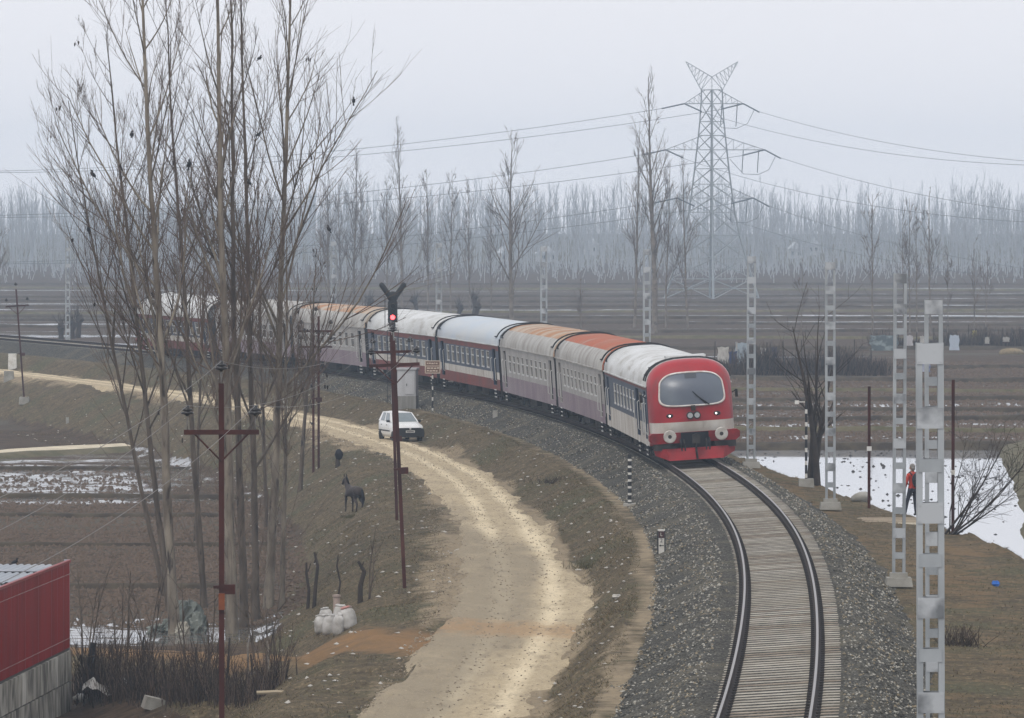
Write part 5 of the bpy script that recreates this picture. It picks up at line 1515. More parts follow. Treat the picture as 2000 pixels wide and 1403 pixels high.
def pane(name, a, b_, c, d_, ins, off):
    P = [Vector(q) for q in (a, b_, c, d_)]; ce = sum(P, Vector()) / 4; nn = (P[1] - P[0]).cross(P[3] - P[0]).normalized()
    Q = [ce + (p - ce) * (1 - ins) + nn * off for p in P]; Q2 = [q - nn * .03 for q in Q]
    m = MB(); m.add([tuple(q) for q in Q + Q2], [(0, 1, 2, 3), (0, 4, 5, 1), (1, 5, 6, 2), (2, 6, 7, 3), (3, 7, 4, 0)]); return m.build(name, [M_CARG], T)
pane('windscreen', gb[0], gb[1], gt[1], gt[0], .10, .012)
pane('rear_window', gb[2], gb[3], gt[3], gt[2], .16, .012)
for sx in (-1, 1):
    B0, B1, T0, T1 = (Vector(gb[0 if sx < 0 else 1]), Vector(gb[3 if sx < 0 else 2]), Vector(gt[0 if sx < 0 else 1]), Vector(gt[3 if sx < 0 else 2]))
    for (u0, u1) in ((.10, .48), (.52, .86)):
        q = [B0.lerp(B1, u0), B0.lerp(B1, u1), T0.lerp(T1, max(0, u0 - .02)), T0.lerp(T1, u1)]
        ar = (q[1], q[0], q[2], q[3]) if sx < 0 else (q[0], q[1], q[3], q[2])
        pane('side_window', *ar, .13, .012)
    m = MB(); m.box((sx * .80, -.55, 1.0), (.16, .08, .11)); m.build('mirror', [M_CARB], T)
    m = MB(); m.prism([(-1.50, .62), (-1.22, .74), (-1.20, .86), (-1.42, .82), (-1.60, .70)], 'x', sx * .56 - .12, sx * .56 + .14); m.build('headlight', [mat('car_headlight', (.62, .62, .60), rough=.2, spec=.7)], T)
    for q in (-.1, .85):
        m = MB(); m.box((sx * .752, q, .80), (.02, .14, .03)); m.build('door_handle', [M_CARB], T)
    m = MB(); m.box((sx * .752, .35, .52), (.02, 2.0, .06)); m.build('side_strip', [M_CARB], T)
    for yy in (-1.1, 1.15):
        Mx = Matrix.Translation((sx * .66, yy, .27)) @ Matrix.Rotation(R(90), 4, 'Y')
        m = MB(); m.lathe([(.16, -.08), (.25, -.08), (.27, -.05), (.27, .05), (.25, .08), (.16, .08)], 18, 0, Mx); wh = m.build('wheel', [M_TYRE], T, True)
        m = MB(); m.lathe([(.02, -.06), (.17, -.07), (.17, .07), (.02, .06)], 14, 0, Mx); m.build('rim', [mat('wheel_rim_grey', (.25, .25, .26), rough=.4, metal=.5)], wh)
m = MB(); m.prism([(-.70, .24), (.70, .24), (.735, .42), (.70, .64), (.52, .70), (-.52, .70), (-.70, .64), (-.735, .42)], 'y', -1.76, -1.45); m.build('front_bumper', [M_CARB], T)
m = MB(); m.box((0, -1.775, .52), (.46, .02, .11)); np_o = m.build('number_plate', [M_WHITEP], T)
m = MB(); xx = -.19; rr = random.Random(5)
while xx < .17: m.box((xx + .012, -1.79, .52), (.022, .008, .06)); xx += .034
m.build('plate_lettering', [M_BLACKP], np_o)
m = MB(); m.lathe([(.05, 0), (.05, .02)], 14, 0, Matrix.Translation((0, -1.755, .665)) @ Matrix.Rotation(R(90), 4, 'X')); m.build('badge', [M_FRAME], T)
m = MB(); m.box((0, 1.70, .45), (1.3, .1, .36)); m.build('rear_bumper', [M_CARB], T)

# ================================================================== PERSON, HORSE (grown from a skeleton)
def skin_mesh(name, J, E, root, sub=2):
    """J: {key: (x,y,z,r)}; E: list of key chains -> continuous smooth mesh"""
    keys = list(J); ix = {k: i for i, k in enumerate(keys)}
    me = bpy.data.meshes.new(name)
    ed = [(ix[c[i]], ix[c[i + 1]]) for c in E for i in range(len(c) - 1)]
    me.from_pydata([J[k][:3] for k in keys], ed, [])
    o = bpy.data.objects.new(name, me); COL.objects.link(o)
    md = o.modifiers.new('skin', 'SKIN'); md.use_smooth_shade = True; md.branch_smoothing = .3
    sv = me.skin_vertices[0].data
    for k in keys:
        r_ = J[k][3]; sv[ix[k]].radius = (r_, r_) if not isinstance(r_, tuple) else r_; sv[ix[k]].use_root = (k == root)
    s2 = o.modifiers.new('sub', 'SUBSURF'); s2.levels = sub; s2.render_levels = sub
    bpy.context.view_layer.update()
    out = bpy.data.meshes.new_from_object(o.evaluated_get(bpy.context.evaluated_depsgraph_get()))
    bpy.data.objects.remove(o); out.name = name
    for p in out.polygons: p.use_smooth = True
    return out
M_JACKET = mat('jacket_red', (0.42, 0.045, 0.025), (0.33, 0.03, 0.02), rough=.75, scale=6, bump=.3)
M_TROUS = mat('trousers_dark', (0.012, 0.014, 0.022), (0.022, 0.024, 0.034), rough=.85, scale=6, bump=.3)
M_SKIN = mat('skin', (0.36, 0.22, 0.15), rough=.6)
M_HAIR = mat('hair_grey', (0.28, 0.26, 0.24), (0.16, 0.15, 0.14), rough=.9, scale=20)
M_PACK = mat('backpack_black', (0.014, 0.014, 0.018), (0.03, 0.03, 0.035), rough=.8, scale=8, bump=.3)
b = G(1775, 1013)
PT = thing('person', 'person in a red jacket and dark trousers standing on the culvert', 'person', (b.x, 188.4, -.885), R(28))
J = {'pel': (0, 0, .94, .14), 'wai': (0, .0, 1.08, .135), 'che': (0, .0, 1.27, .165), 'sho': (0, -.01, 1.42, .12), 'nk': (0, .01, 1.50, .055), 'nk2': (0, .02, 1.54, .052), 'hd': (0, .03, 1.62, .088), 'hd2': (0, .03, 1.70, .082),
     'lh': (-.10, 0, .86, .10), 'lk': (-.19, .03, .50, .065), 'la': (-.30, -.02, .10, .045), 'lf': (-.31, -.02, .045, .045), 'lt': (-.33, .14, .035, .042),
     'rh': (.10, 0, .86, .10), 'rk': (.12, .03, .48, .068), 'ra': (.12, -.02, .10, .047), 'rf': (.12, -.03, .045, .047), 'rt': (.15, .14, .035, .043),
     'ls': (-.17, 0, 1.40, .075), 'le': (-.27, -.04, 1.14, .055), 'lw': (-.23, .10, .95, .038), 'lp': (-.215, .13, .90, .034),
     'rs': (.17, 0, 1.40, .075), 're': (.28, -.03, 1.14, .055), 'rw': (.26, .10, .93, .038), 'rp': (.25, .13, .88, .034)}
E_ = [['pel', 'wai', 'che', 'sho', 'nk', 'nk2', 'hd', 'hd2'], ['pel', 'lh', 'lk', 'la', 'lf', 'lt'], ['pel', 'rh', 'rk', 'ra', 'rf', 'rt'], ['sho', 'ls', 'le', 'lw', 'lp'], ['sho', 'rs', 're', 'rw', 'rp']]
for sd, px_ in (('l', -.215), ('r', .25)):
    bz = J[sd + 'p'][2]
    for q, (dx, dy, dz, L2) in enumerate([(-.024, .005, -.05, .030), (-.008, .012, -.055, .034), (.008, .012, -.052, .032), (.022, .006, -.045, .026), (.030 if sd == 'l' else -.030, .03, -.012, .022)]):
        k1, k2 = '%sg%da' % (sd, q), '%sg%db' % (sd, q)
        J[k1] = (px_ + dx, .13 + dy, bz + dz, .0095); J[k2] = (px_ + dx * 1.1, .13 + dy + .012, bz + dz - L2, .0085); E_.append([sd + 'p', k1, k2])
bm_ = skin_mesh('body', J, E_, 'pel')
for q in (M_JACKET, M_TROUS, M_SKIN, M_CARB): bm_.materials.append(q)
for p in bm_.polygons:
    c = p.center
    if c.z > 1.485: p.material_index = 2
    elif c.z < .085: p.material_index = 3
    elif c.z < .93 and abs(c.x) < .2 + (.93 - c.z) * .2 and c.y < .1 or c.z < .80: p.material_index = 1
    elif c.z < .955 and abs(c.x) > .19 and c.y > .08: p.material_index = 2
    else: p.material_index = 0
link('body', bm_, PT)
m = MB(); m.blob((0, .012, 1.69), (.093, .102, .092), 4, 14, 10, .04); m.blob((0, -.035, 1.62), (.08, .06, .09), 5, 10, 8, .04); m.build('hair', [M_HAIR], PT, True)
m = MB(); m.blob((0, .125, 1.625), (.016, .022, .03), 1, 6, 5, 0)
for sx in (-1, 1): m.blob((sx * .09, .03, 1.63), (.016, .028, .035), 1, 6, 5, 0)
m.build('nose_and_ears', [M_SKIN], PT, True)
for sx in (-1, 1):
    m = MB(); m.blob((sx * .034, .112, 1.655), (.014, .01, .009), 1, 6, 5, 0); m.build('eye', [M_BLACKP], PT)
m = MB(); m.blob((0, .112, 1.578), (.026, .012, .008), 1, 8, 5, 0); m.build('mouth', [mat('lips', (.25, .1, .09), rough=.6)], PT)
m = MB(); m.tube([(0, .02, 1.47), (0, .02, 1.52)], [.082, .074], 12); m.build('collar', [M_JACKET], PT, True)
BP = thing('backpack', 'black backpack worn by the person in red', 'backpack', PT.location, 0); BP.rotation_euler = PT.rotation_euler
m = MB(); m.blob((.02, -.22, 1.22), (.17, .12, .25), 9, 12, 10, .05); m.blob((.02, -.31, 1.12), (.13, .07, .13), 8, 10, 8, .05); m.build('pack', [M_PACK], BP, True)
for sx in (-1, 1):
    m = MB(); m.tube([(sx * .11, -.14, 1.40), (sx * .13, -.03, 1.49), (sx * .13, .13, 1.40), (sx * .14, .15, 1.22), (sx * .16, .02, 1.06)], .022, 6); m.build('strap', [M_PACK], BP, True)

M_HORSE = mat('horse_dark_coat', (0.028, 0.020, 0.018), (0.045, 0.032, 0.028), rough=.6, scale=3, spec=.3)
M_MANE = mat('horse_mane_black', (0.010, 0.010, 0.014), rough=.8)
b = G(690, 1003)
HT = thing('horse', 'dark brown horse standing on the grassy slope, head raised, seen from behind', 'horse', b + Vector((0, .1, 0)), R(27))
J = {'ch': (0, .42, .90, (.20, .21)), 'mid': (0, .05, .86, (.25, .24)), 'bar': (0, -.22, .88, (.25, .235)), 'rum': (0, -.48, .95, (.235, .22)), 'but': (0, -.66, .93, (.15, .16)),
     'n1': (0, .58, 1.05, (.12, .15)), 'n2': (0, .70, 1.20, (.09, .12)), 'pol': (0, .78, 1.38, (.07, .085)), 'fac': (0, .90, 1.30, (.065, .08)), 'muz': (0, 1.03, 1.16, (.05, .055)), 'lip': (0, 1.07, 1.10, (.045, .045))}
E_ = [['but', 'rum', 'bar', 'mid', 'ch', 'n1', 'n2', 'pol', 'fac', 'muz', 'lip']]
for sx, q, f1, h1 in ((-1, 'L', .02, -.02), (1, 'R', -.05, .12)):
    J['s' + q] = (sx * .13, .42, .72, .10); J['e' + q] = (sx * .14, .40 + f1, .56, .065); J['k' + q] = (sx * .14, .43 + f1, .36, .042); J['c' + q] = (sx * .14, .41 + f1, .14, .028); J['p' + q] = (sx * .14, .44 + f1, .07, .033); J['o' + q] = (sx * .14, .46 + f1, .022, .042)
    E_.append(['ch', 's' + q, 'e' + q, 'k' + q, 'c' + q, 'p' + q, 'o' + q])
    J['t' + q] = (sx * .15, -.50 + h1, .74, .125); J['g' + q] = (sx * .16, -.42 + h1, .58, .085); J['h' + q] = (sx * .16, -.66 + h1, .40, .045); J['m' + q] = (sx * .16, -.60 + h1, .15, .030); J['f' + q] = (sx * .16, -.58 + h1, .07, .034); J['O' + q] = (sx * .16, -.56 + h1, .022, .042)
    E_.append(['rum', 't' + q, 'g' + q, 'h' + q, 'm' + q, 'f' + q, 'O' + q])
hm = skin_mesh('body', J, E_, 'bar'); hm.materials.append(M_HORSE); link('body', hm, HT)
for sx in (-1, 1):
    m = MB(); m.tube([(sx * .045, .77, 1.43), (sx * .055, .78, 1.50), (sx * .05, .79, 1.57)], [.03, .032, .006], 7); m.build('ear', [M_HORSE], HT, True)
m = MB(); m.tube([(0, -.80, .98), (0, -.88, .85), (.02, -.88, .6), (.03, -.84, .38)], [.03, .055, .085, .03], 8); m.build('tail', [M_MANE], HT, True)
m = MB()
for k in range(14):
    t = k / 13; p = Vector((.0, .50, 1.16)).lerp(Vector((0, .74, 1.46)), t); m.tube([p, p + Vector((.06, -.03, -.07)), p + Vector((.09, -.02, -.16))], [.02, .022, .006], 5)
m.build('mane', [M_MANE], HT, True)
# dark bundle on the slope above the horse
b = G(660, 912)
T = thing('black_sack', 'round black sack on a stump on the slope above the horse', 'sack', b, 0)
m = MB(); m.tube([(0, 0, -.1), (-.03, 0, .35)], [.14, .09], 8); m.build('stump', [M_DARKB], T)
m = MB(); m.blob((.03, 0, .56), (.19, .18, .26), 5, 10, 8, .12); m.build('bag', [M_MANE], T, True)

# ================================================================== BIRDS IN THE POPLARS
def crow():
    m = MB(); m.blob((0, 0, 0), (.085, .15, .085), 1, 8, 7, 0); m.blob((0, .14, .075), (.05, .062, .05), 1, 8, 6, 0); m.tube([(0, .19, .075), (0, .26, .06)], [.016, .004], 5)
    m.prism([(-.03, -.10), (.03, -.10), (.045, -.30), (-.045, -.30)], 'z', -.035, -.01)
    for sx in (-1, 1): m.blob((sx * .075, -.03, .01), (.02, .15, .055), 1, 6, 5, 0); m.tube([(sx * .03, .02, -.07), (sx * .03, .03, -.14)], .008, 4)
    return m.mesh('crow', [M_BLACKP], True)
CR = crow()
BIRDS = [(258, 263, 'crow perched high in the left poplars, left of the pale trunk'), (182, 341, 'crow perched on the leftmost poplar branch'), (370, 321, 'crow perched on a branch between the pale trunk and the middle trunks'), (508, 114, 'crow high on the right hand poplar limbs'), (487, 357, 'crow perched low between the middle trunks'), (691, 197, 'crow in the air at the right of the poplar crowns'), (505, 263, 'crow beside the right hand poplar trunk'), (642, 447, 'crow perched in front of the field poplars by the clump'), (173, 448, 'small crow low on the outermost left branch'), (28, 1098, 'crow sitting on the grey roof edge of the red shed')]
for i, (px, py, lab) in enumerate(BIRDS):
    Y = 183 if px > 30 else 152
    o = link('crow', CR); o.location = at(px, py, Y); o.rotation_euler = (R(25 + 20 * (i % 3)), 0, i * 1.9); o.scale = (.75,) * 3 if i < 3 else (.6,) * 3
    tag(o, lab, 'bird', 'crows in and around the poplars')

# ================================================================== RED SHED
M_SHEDR = mat('shed_sheet_red', (0.26, 0.005, 0.004), (0.18, 0.005, 0.004), rough=.45, scale=1.0, stretch=(1, 1, .3), spec=.4)
M_SHEDG = mat('shed_roof_grey', (0.30, 0.33, 0.37), (0.36, 0.38, 0.41), rough=.45, scale=.8, metal=.2)
M_BLOCK = mat('stained_block', (0.34, 0.32, 0.27), (0.10, 0.09, 0.072), rough=.95, scale=1.6, detail=7, stretch=(1.5, 1.5, .5), lo=.4, hi=.62, c3=(.55, .53, .48), s3=1.0, lo3=.55, hi3=.7)
dvx, dvy = -13.45 + 12.5, 143.0 - 155.0; Ln = math.hypot(dvx, dvy)
SH = thing('red_shed', 'red corrugated sheet shed on a stained block wall at the lower left', 'shed', (-12.5, 155.0, -4.55), math.atan2(dvy, dvx))
# local x runs along the wall toward the camera, local y to the right of that
LW = 17.0
def corrug(x0, x1, z0, z1, y, pitch=.19, amp=.022):
    n = int((x1 - x0) / pitch * 4); v = []; f = []
    for i in range(n + 1):
        x = x0 + (x1 - x0) * i / n; o_ = amp * [1, 1, -1, -1][i % 4]
        v += [(x, y + o_, z0), (x, y + o_, z1)]
    for i in range(n): f.append((2 * i, 2 * i + 2, 2 * i + 3, 2 * i + 1))
    return v, f
for k in range(16):
    v, f = corrug(k * 1.07, (k + 1) * 1.07 - .005, 1.78 + .003 * (k % 2), 4.2, .06 + .004 * (k % 2)); m = MB(); m.add(v, f); m.build('wall_sheet', [M_SHEDR], SH)
rv = MB()
for z_ in (2.05, 3.85):
    for k in range(int(LW / .19)): rv.box((k * .19 + .09, .092, z_), (.022, .012, .022))
tag(rv.build('sheet_screws', [M_WHITEP], SH), kind='stuff')
m = MB(); m.box((LW / 2, .075, 4.21), (LW, .10, .07)); m.build('wall_cap', [M_SHEDR], SH)
m = MB(); m.box((-.05, 0, 2.95), (.05, .16, 2.6)); m.build('corner_trim', [M_SHEDG], SH)
for r_ in range(2):
    for k in range(15):
        w_ = 1.15; x0 = k * w_ - (.5 if r_ else 0)
        if x0 + w_ < .05: continue
        x0c = max(x0, 0); m = MB(); m.box(((x0c + x0 + w_) / 2, -.02 + .01 * ((k + r_) % 2), .42 + r_ * .87), (x0 + w_ - x0c - .03, .3, .83)); m.build('block', [M_BLOCK], SH)
m = MB(); m.box((LW / 2, -.06, .9), (LW - .1, .25, 1.72)); m.build('mortar_core', [mat('mortar_dark', (.07, .065, .055), rough=.95)], SH)
for k in range(4):
    m = MB(); W_ = 8.0; n = 40 * 4
    x0, x1 = k * 4.2 + .0, k * 4.2 + 4.15
    v = []; f = []; nn = 160
    for i in range(nn + 1):
        y_ = -.05 - W_ * i / nn; o_ = .02 * [1, 1, -1, -1][i % 4]
        v += [(x0, y_, 4.1 + o_ + .05 * (k % 2)), (x1, y_, 4.1 + o_ + .05 * (k % 2))]
    for i in range(nn): f.append((2 * i, 2 * i + 1, 2 * i + 3, 2 * i + 2))
    m.add(v, f); m.build('roof_sheet', [M_SHEDG], SH)
m = MB(); m.box((-.02, -4.1, 1.9), (.1, 8.0, 3.9)); m.build('end_wall', [M_BLOCK], SH)
m = MB(); m.box((4.2, -4.1, 4.13), (.16, 8.0, .1)); m.build('roof_gap', [M_BLACKP], SH)

# ================================================================== BRUSH FENCE, STAKES, SACKS
def twig_mass(P, Q, n, h0, h1, depth, seed, r=.012, lean=.25, zoff=0.0):
    rr = random.Random(seed); br = []
    P = Vector(P); Q = Vector(Q)
    ts = np.array([rr.random() for _ in range(n)])
    xs = P.x + (Q.x - P.x) * ts + np.array([rr.gauss(0, depth * .4) for _ in range(n)]); ys = P.y + (Q.y - P.y) * ts + np.array([rr.gauss(0, depth * .5) for _ in range(n)])
    zs = land(xs, ys) - .05 + zoff; nz_ = vnoise(ts * 11., np.full(n, seed * 1.0), 3) + .5
    for k in range(n):
        x, y, z = float(xs[k]), float(ys[k]), float(zs[k])
        h = rr.uniform(h0, h1) * (.55 + .9 * float(nz_[k]))
        pts, rad = grow(rr, (x, y, z), (rr.gauss(0, lean), rr.gauss(0, lean), 1), h, r * rr.uniform(.7, 1.5), 4, .03, .09, .4); br.append((pts, rad, 3, 0 if rr.random() < .6 else 1))
        if rr.random() < .7:
            i = rr.randint(1, 3); pt2, rd2 = grow(rr, pts[i], side_dir(rr, pts[i + 1] - pts[i], R(rr.uniform(20, 50))), h * .35, r * .7, 2, .04, .1, .5); br.append((pt2, rd2, 3, 0))
    return br
M_BRUSH = mat('brush_dark', (0.03, 0.022, 0.018), (0.06, 0.043, 0.032), rough=.95, scale=1)
f0, f1 = G(150, 1362), G(540, 1345)
T = thing('brush_fence', 'dark fence of cut brushwood in front of the poplar clump', 'fence', (0, 0, 0))
br = twig_mass(f0, f1, 1700, .4, 2.0, .6, 21, .010, .2)
tag(link('brush', tubes_mesh('brush', br, [M_BRUSH, M_TWIG]), T), kind='stuff')
for k in range(7):
    p = Vector(f0).lerp(Vector(f1), (k + .3) / 7); m = MB(); zz = gz(p.x, p.y); m.tube([(p.x, p.y, zz - .1), (p.x + .12 * (k % 3 - 1), p.y, zz + 1.2 + .25 * (k % 3))], [.04, .025], 7); m.build('fence_post', [M_DARKB], T)
m = MB(); p, q = Vector(f0), Vector(f1); m.tube([p + Vector((.3, -.3, 1.15)), p.lerp(q, .35) + Vector((0, -.35, 1.2)), p.lerp(q, .6) + Vector((0, -.3, 1.05))], .012, 4); m.build('fence_rail', [M_TWIG], T)
# broken gate frame at the right end
p = G(505, 1338); T = thing('gate_frame', 'broken grey wooden gate frame at the right end of the brush fence', 'gate', p)
for a, b2, n_ in (((-.28, 0, -.1), (-.30, 0, 1.1), 'upright'), ((.27, 0, -.3), (.23, 0, 1.15), 'upright'), ((-.35, -.04, .28), (.33, -.04, .34), 'bar'), ((-.3, -.04, .02), (.3, -.04, .07), 'bar')):
    m = MB(); m.tube([a, b2], .032, 6); m.build(n_, [mat('weathered_wood', (.25, .225, .19), (.14, .12, .10), rough=.95, scale=4)], T)
p = G(540, 1360); m = MB(); m.tube([(-.5, 0, .06), (0, 0, .08), (.5, 0, .05)], .05, 6); o = m.build('fallen_pole', [mat('pale_wood', (.36, .30, .21), rough=.9)]); o.location = p; tag(o, 'short pale pole lying on the ground right of the gate frame', 'pole')
# slender saplings round the fence
for i, (px, py, top, ln) in enumerate([(160, 1290, 1110, -.1), (172, 1310, 1080, .12), (232, 1300, 1140, -.05), (246, 1290, 1120, .05), (284, 1330, 1060, .15), (300, 1320, 1100, -.12), (362, 1290, 1130, .05), (408, 1300, 1150, .1), (495, 1290, 1120, -.06), (520, 1300, 1140, .1), (720, 1172, 1030, .02)]):
    b = G(px, py); H = (py - top) * b.y / F
    if i < 10: lab = 'slender bare sapling in the brush fence, %s from the left' % ORD[i]
    else: lab = 'bare sapling standing alone between the stakes and the rail pole'
    rr = random.Random(i + 70); T = thing('bare_sapling', lab, 'sapling', b, 0, 'slender saplings by the brush fence')
    st_ = []; tw = []
    for k in range(2):
        pts, rad = grow(rr, (0, 0, -.1), (ln + rr.gauss(0, .12), 0, 1), H * (1.05 - .25 * k), .03, 6, .02, .04, .3); st_.append((pts, rad, 5, 0))
        for j in range(7):
            f = rr.uniform(.3, .95) * 6; ii = min(int(f), 5); pt2, rd2 = grow(rr, pts[ii], side_dir(rr, pts[ii + 1] - pts[ii], R(rr.uniform(20, 45))), H * rr.uniform(.12, .3), .011, 3, .05, .06, .5); tw.append((pt2, rd2, 3, 0))
    link('stem', tubes_mesh('stem', st_, [M_BARK]), T); link('twigs', tubes_mesh('twigs', tw, [M_BARK]), T)
for i, (px, py, top, lab) in enumerate([(600, 1190, 1100, 'dark stake leaning left, left one of the pair behind the white sacks'), (612, 1188, 1080, 'taller dark stake of the pair behind the white sacks'), (657, 1175, 1085, 'thin dark stake right above the pale pipe'), (703, 1178, 1098, 'thick dark stake left of the lone sapling')]):
    b = G(px, py); H = (py - top) * b.y / F; rr = random.Random(i)
    T = thing('wooden_stake', lab, 'stake', b, 0, 'dark stakes behind the sacks'); m = MB()
    r_ = (.05, .06, .03, .075)[i]
    m.tube([(0, 0, -.2), (rr.gauss(0, .05), 0, H * .4), (rr.gauss(.05, .06), 0, H * .75), (rr.gauss(.02, .08), 0, H)], [r_ * 1.2, r_, r_ * .9, r_ * .6], 7); m.build('shaft', [M_DARKB], T)
    m = MB(); m.tube([(0.02, 0, H * .8), (.12, 0, H * 1.0)], [r_ * .5, r_ * .2], 5); m.build('side_stub', [M_DARKB], T)
b = G(657, 1204); m = MB(); m.lathe([(.11, -.1), (.10, .55), (.125, .57), (.125, .63), (.08, .64)], 12); o = m.build('pale_pipe', [mat('pipe_pinkish', (.42, .32, .27), (.30, .24, .21), rough=.9, scale=3)]); o.location = b; tag(o, 'short pinkish standing pipe behind the white sacks', 'pipe')
M_SACK = mat('woven_sack_white', (0.50, 0.49, 0.47), (0.30, 0.285, 0.26), rough=.7, scale=4, detail=5, bump=.5)
M_SACKR = mat('woven_sack_red_print', (0.40, 0.13, 0.11), (.5, .4, .36), rough=.7, scale=5)
for i, (px, py, tint, lab) in enumerate([(628, 1236, 0, 'white woven sack at the left end of the group'), (643, 1239, 0, 'white woven sack in the front row, left of centre'), (660, 1239, 0, 'white woven sack in the front row, right of centre'), (640, 1222, 0, 'white woven sack in the back row on the left'), (662, 1220, 0, 'white woven sack in the back row, in the middle'), (681, 1228, 1, 'red printed white sack at the right end of the group')]):
    b = G(px, py); T = thing('woven_sack', lab, 'sack', b, i * .7, 'sacks standing by the orange track'); T.rotation_euler = ((i % 3 - 1) * .13, (i % 2 - .5) * .2, i * .7); T.scale = (1.0 + .12 * (i % 2), 1.0, .88 + .07 * (i % 3))
    m = MB(); k = 9; vs = []
    prof = [(.17, -.05), (.205, .05), (.215, .22), (.20, .40), (.16, .48), (.09, .52)]
    for (r_, z_) in prof:
        for a in range(14):
            an = a / 14 * 6.283; q = 1 + .10 * math.sin(an * 3 + i + z_ * 3) + .08 * math.sin(an * 5 + z_ * 14 + i); vs.append((r_ * q * math.cos(an), r_ * q * .85 * math.sin(an), z_ * 1.05))
    fs = [(r * 14 + a, r * 14 + (a + 1) % 14, (r + 1) * 14 + (a + 1) % 14, (r + 1) * 14 + a) for r in range(5) for a in range(14)] + [tuple(range(13, -1, -1)), tuple(range(70, 84))]
    m.add(vs, fs); m.build('bag', [M_SACK], T, True)
    m = MB(); m.blob((.02, 0, .555), (.15, .11, .05), i, 9, 6, .35); m.build('tied_neck', [M_SACKR if tint else M_SACK], T, True)
M_TARP = mat('tarpaulin_grey_green', (0.085, 0.10, 0.09), (0.20, 0.215, 0.19), rough=.6, scale=2.0, detail=4, bump=.6)
for i, (px, py, rx, rz_, lab) in enumerate([(306, 1238, .30, .24, 'flat grey tarpaulin bundle left of the pale poplar foot'), (330, 1236, .28, .30, 'pale grey green bundle against the left of the pale poplar trunk'), (365, 1234, .42, .62, 'largest tarpaulin heap right of the pale poplar foot'), (386, 1238, .26, .46, 'upright pale bundle at the right end of the tarpaulin heap'), (356, 1240, .22, .28, 'small cream bundle in front of the tarpaulin heap')]):
    b = G(px, py); m = MB(); m.blob((0, 0, rz_ * .75), (rx * 1.15, rx * .8, rz_), i + 3, 16, 11, .30); m.blob((rx * .4, -.1, rz_ * .8), (rx * .6, rx * .5, rz_ * .5), i + 13, 14, 9, .35); o = m.build('tarpaulin_bundle', [M_TARP if i != 4 else mat('cream_bundle', (.36, .34, .28), (.24, .22, .18), rough=.8, scale=3)], None, False); o.location = b - Vector((0, 0, .12)); tag(o, lab, 'bundle', 'tarpaulin bundles at the poplar foot')
# rubble in the lower left corner
b = G(296, 1386); m = MB(); m.box((0, 0, .14), (.56, .4, .34), 0, Matrix.Rotation(.25, 4, 'Y') @ Matrix.Rotation(.3, 4, 'Z'), .92); o = m.build('concrete_lump', [M_CONCG]); o.location = b; tag(o, 'broken square concrete lump on the ground below the brush fence', 'rubble')
b = G(230, 1362); m = MB(); vs = []; rr = random.Random(2)
for i in range(15):
    for j in range(5): vs.append((-1.0 + i * .14, -.2 + j * .12 + .05 * math.sin(i), .12 + .10 * math.sin(i * .9) + .06 * math.sin(i * 2.1 + j) + .05 * rr.random() + .05 * j))
m.add(vs, [(i * 5 + j, (i + 1) * 5 + j, (i + 1) * 5 + j + 1, i * 5 + j + 1) for i in range(14) for j in range(4)]); o = m.build('white_sheeting', [mat('plastic_white', (.55, .54, .51), (.4, .38, .34), rough=.5, scale=4)], None, True); o.location = b; tag(o, 'crumpled white plastic sheet along the foot of the brush fence', 'plastic sheet')
b = G(156, 1372); m = MB(); m.blob((0, 0, .08), (.2, .16, .14), 4, 9, 7, .3); o = m.build('white_rag', [MATS['plastic_white']], None, True); o.location = b; tag(o, 'crumpled white rag by the corner of the shed wall', 'rag')
b = G(168, 1350); m = MB(); m.tube([(.0, 0, -.2), (.1, 0, .8), (.2, 0, 1.35)], [.13, .11, .09], 8); o = m.build('leaning_post', [M_BLACKP]); o.location = b; tag(o, 'thick black leaning post beside the shed corner', 'post')
b = G(1945, 1146); m = MB(); m.blob((0, 0, .06), (.11, .1, .09), 4, 8, 6, .3); o = m.build('blue_rag', [mat('rag_blue', (.03, .13, .45), rough=.7)]); o.location = b; tag(o, 'small bright blue rag on the right bank', 'litter')
b = G(1204, 1171); m = MB(); m.blob((0, 0, .05), (.13, .08, .07), 4, 8, 6, .35); o = m.build('white_litter', [MATS['plastic_white']]); o.location = b; tag(o, 'white scrap of plastic on the bank between road and ballast', 'litter')
b = G(1683, 980); m = MB(); m.blob((0, 0, .1), (.36, .3, .24), 6, 10, 7, .2); o = m.build('boulder', [M_CONCG], None, True); o.location = b; tag(o, 'grey boulder at the foot of the brown rail post by the pond', 'boulder')

# ================================================================== BACKGROUND PLOTS: HEDGES, RAGS, SHELTERS
def hedge(label, P, Q, n, h0, h1, seed, depth=1.2, r=.022):
    T = thing('thorn_hedge', label, 'hedge', (0, 0, 0))
    tag(link('brush', tubes_mesh('brush', twig_mass(P, Q, n, h0, h1, depth, seed, r, .3), [M_BRUSH, M_TWIG]), T), kind='stuff')
    for k in range(10):
        p = Vector(P).lerp(Vector(Q), (k + .5) / 10); zz = gz(p.x, p.y); m = MB(); m.tube([(p.x, p.y, zz), (p.x + random.uniform(-.15, .15), p.y, zz + h1 * random.uniform(.9, 1.35))], [.07, .04], 6); m.build('hedge_post', [M_DARKB], T)
hedge('brown thorn hedge with rags across the field right of the train nose', G(1378, 738), G(1720, 735), 2600, 1.0, 2.2, 31)
hedge('farther thorn hedge with tarpaulins and rags at the right', G(1705, 682), G(2040, 676), 2000, .8, 1.7, 32)
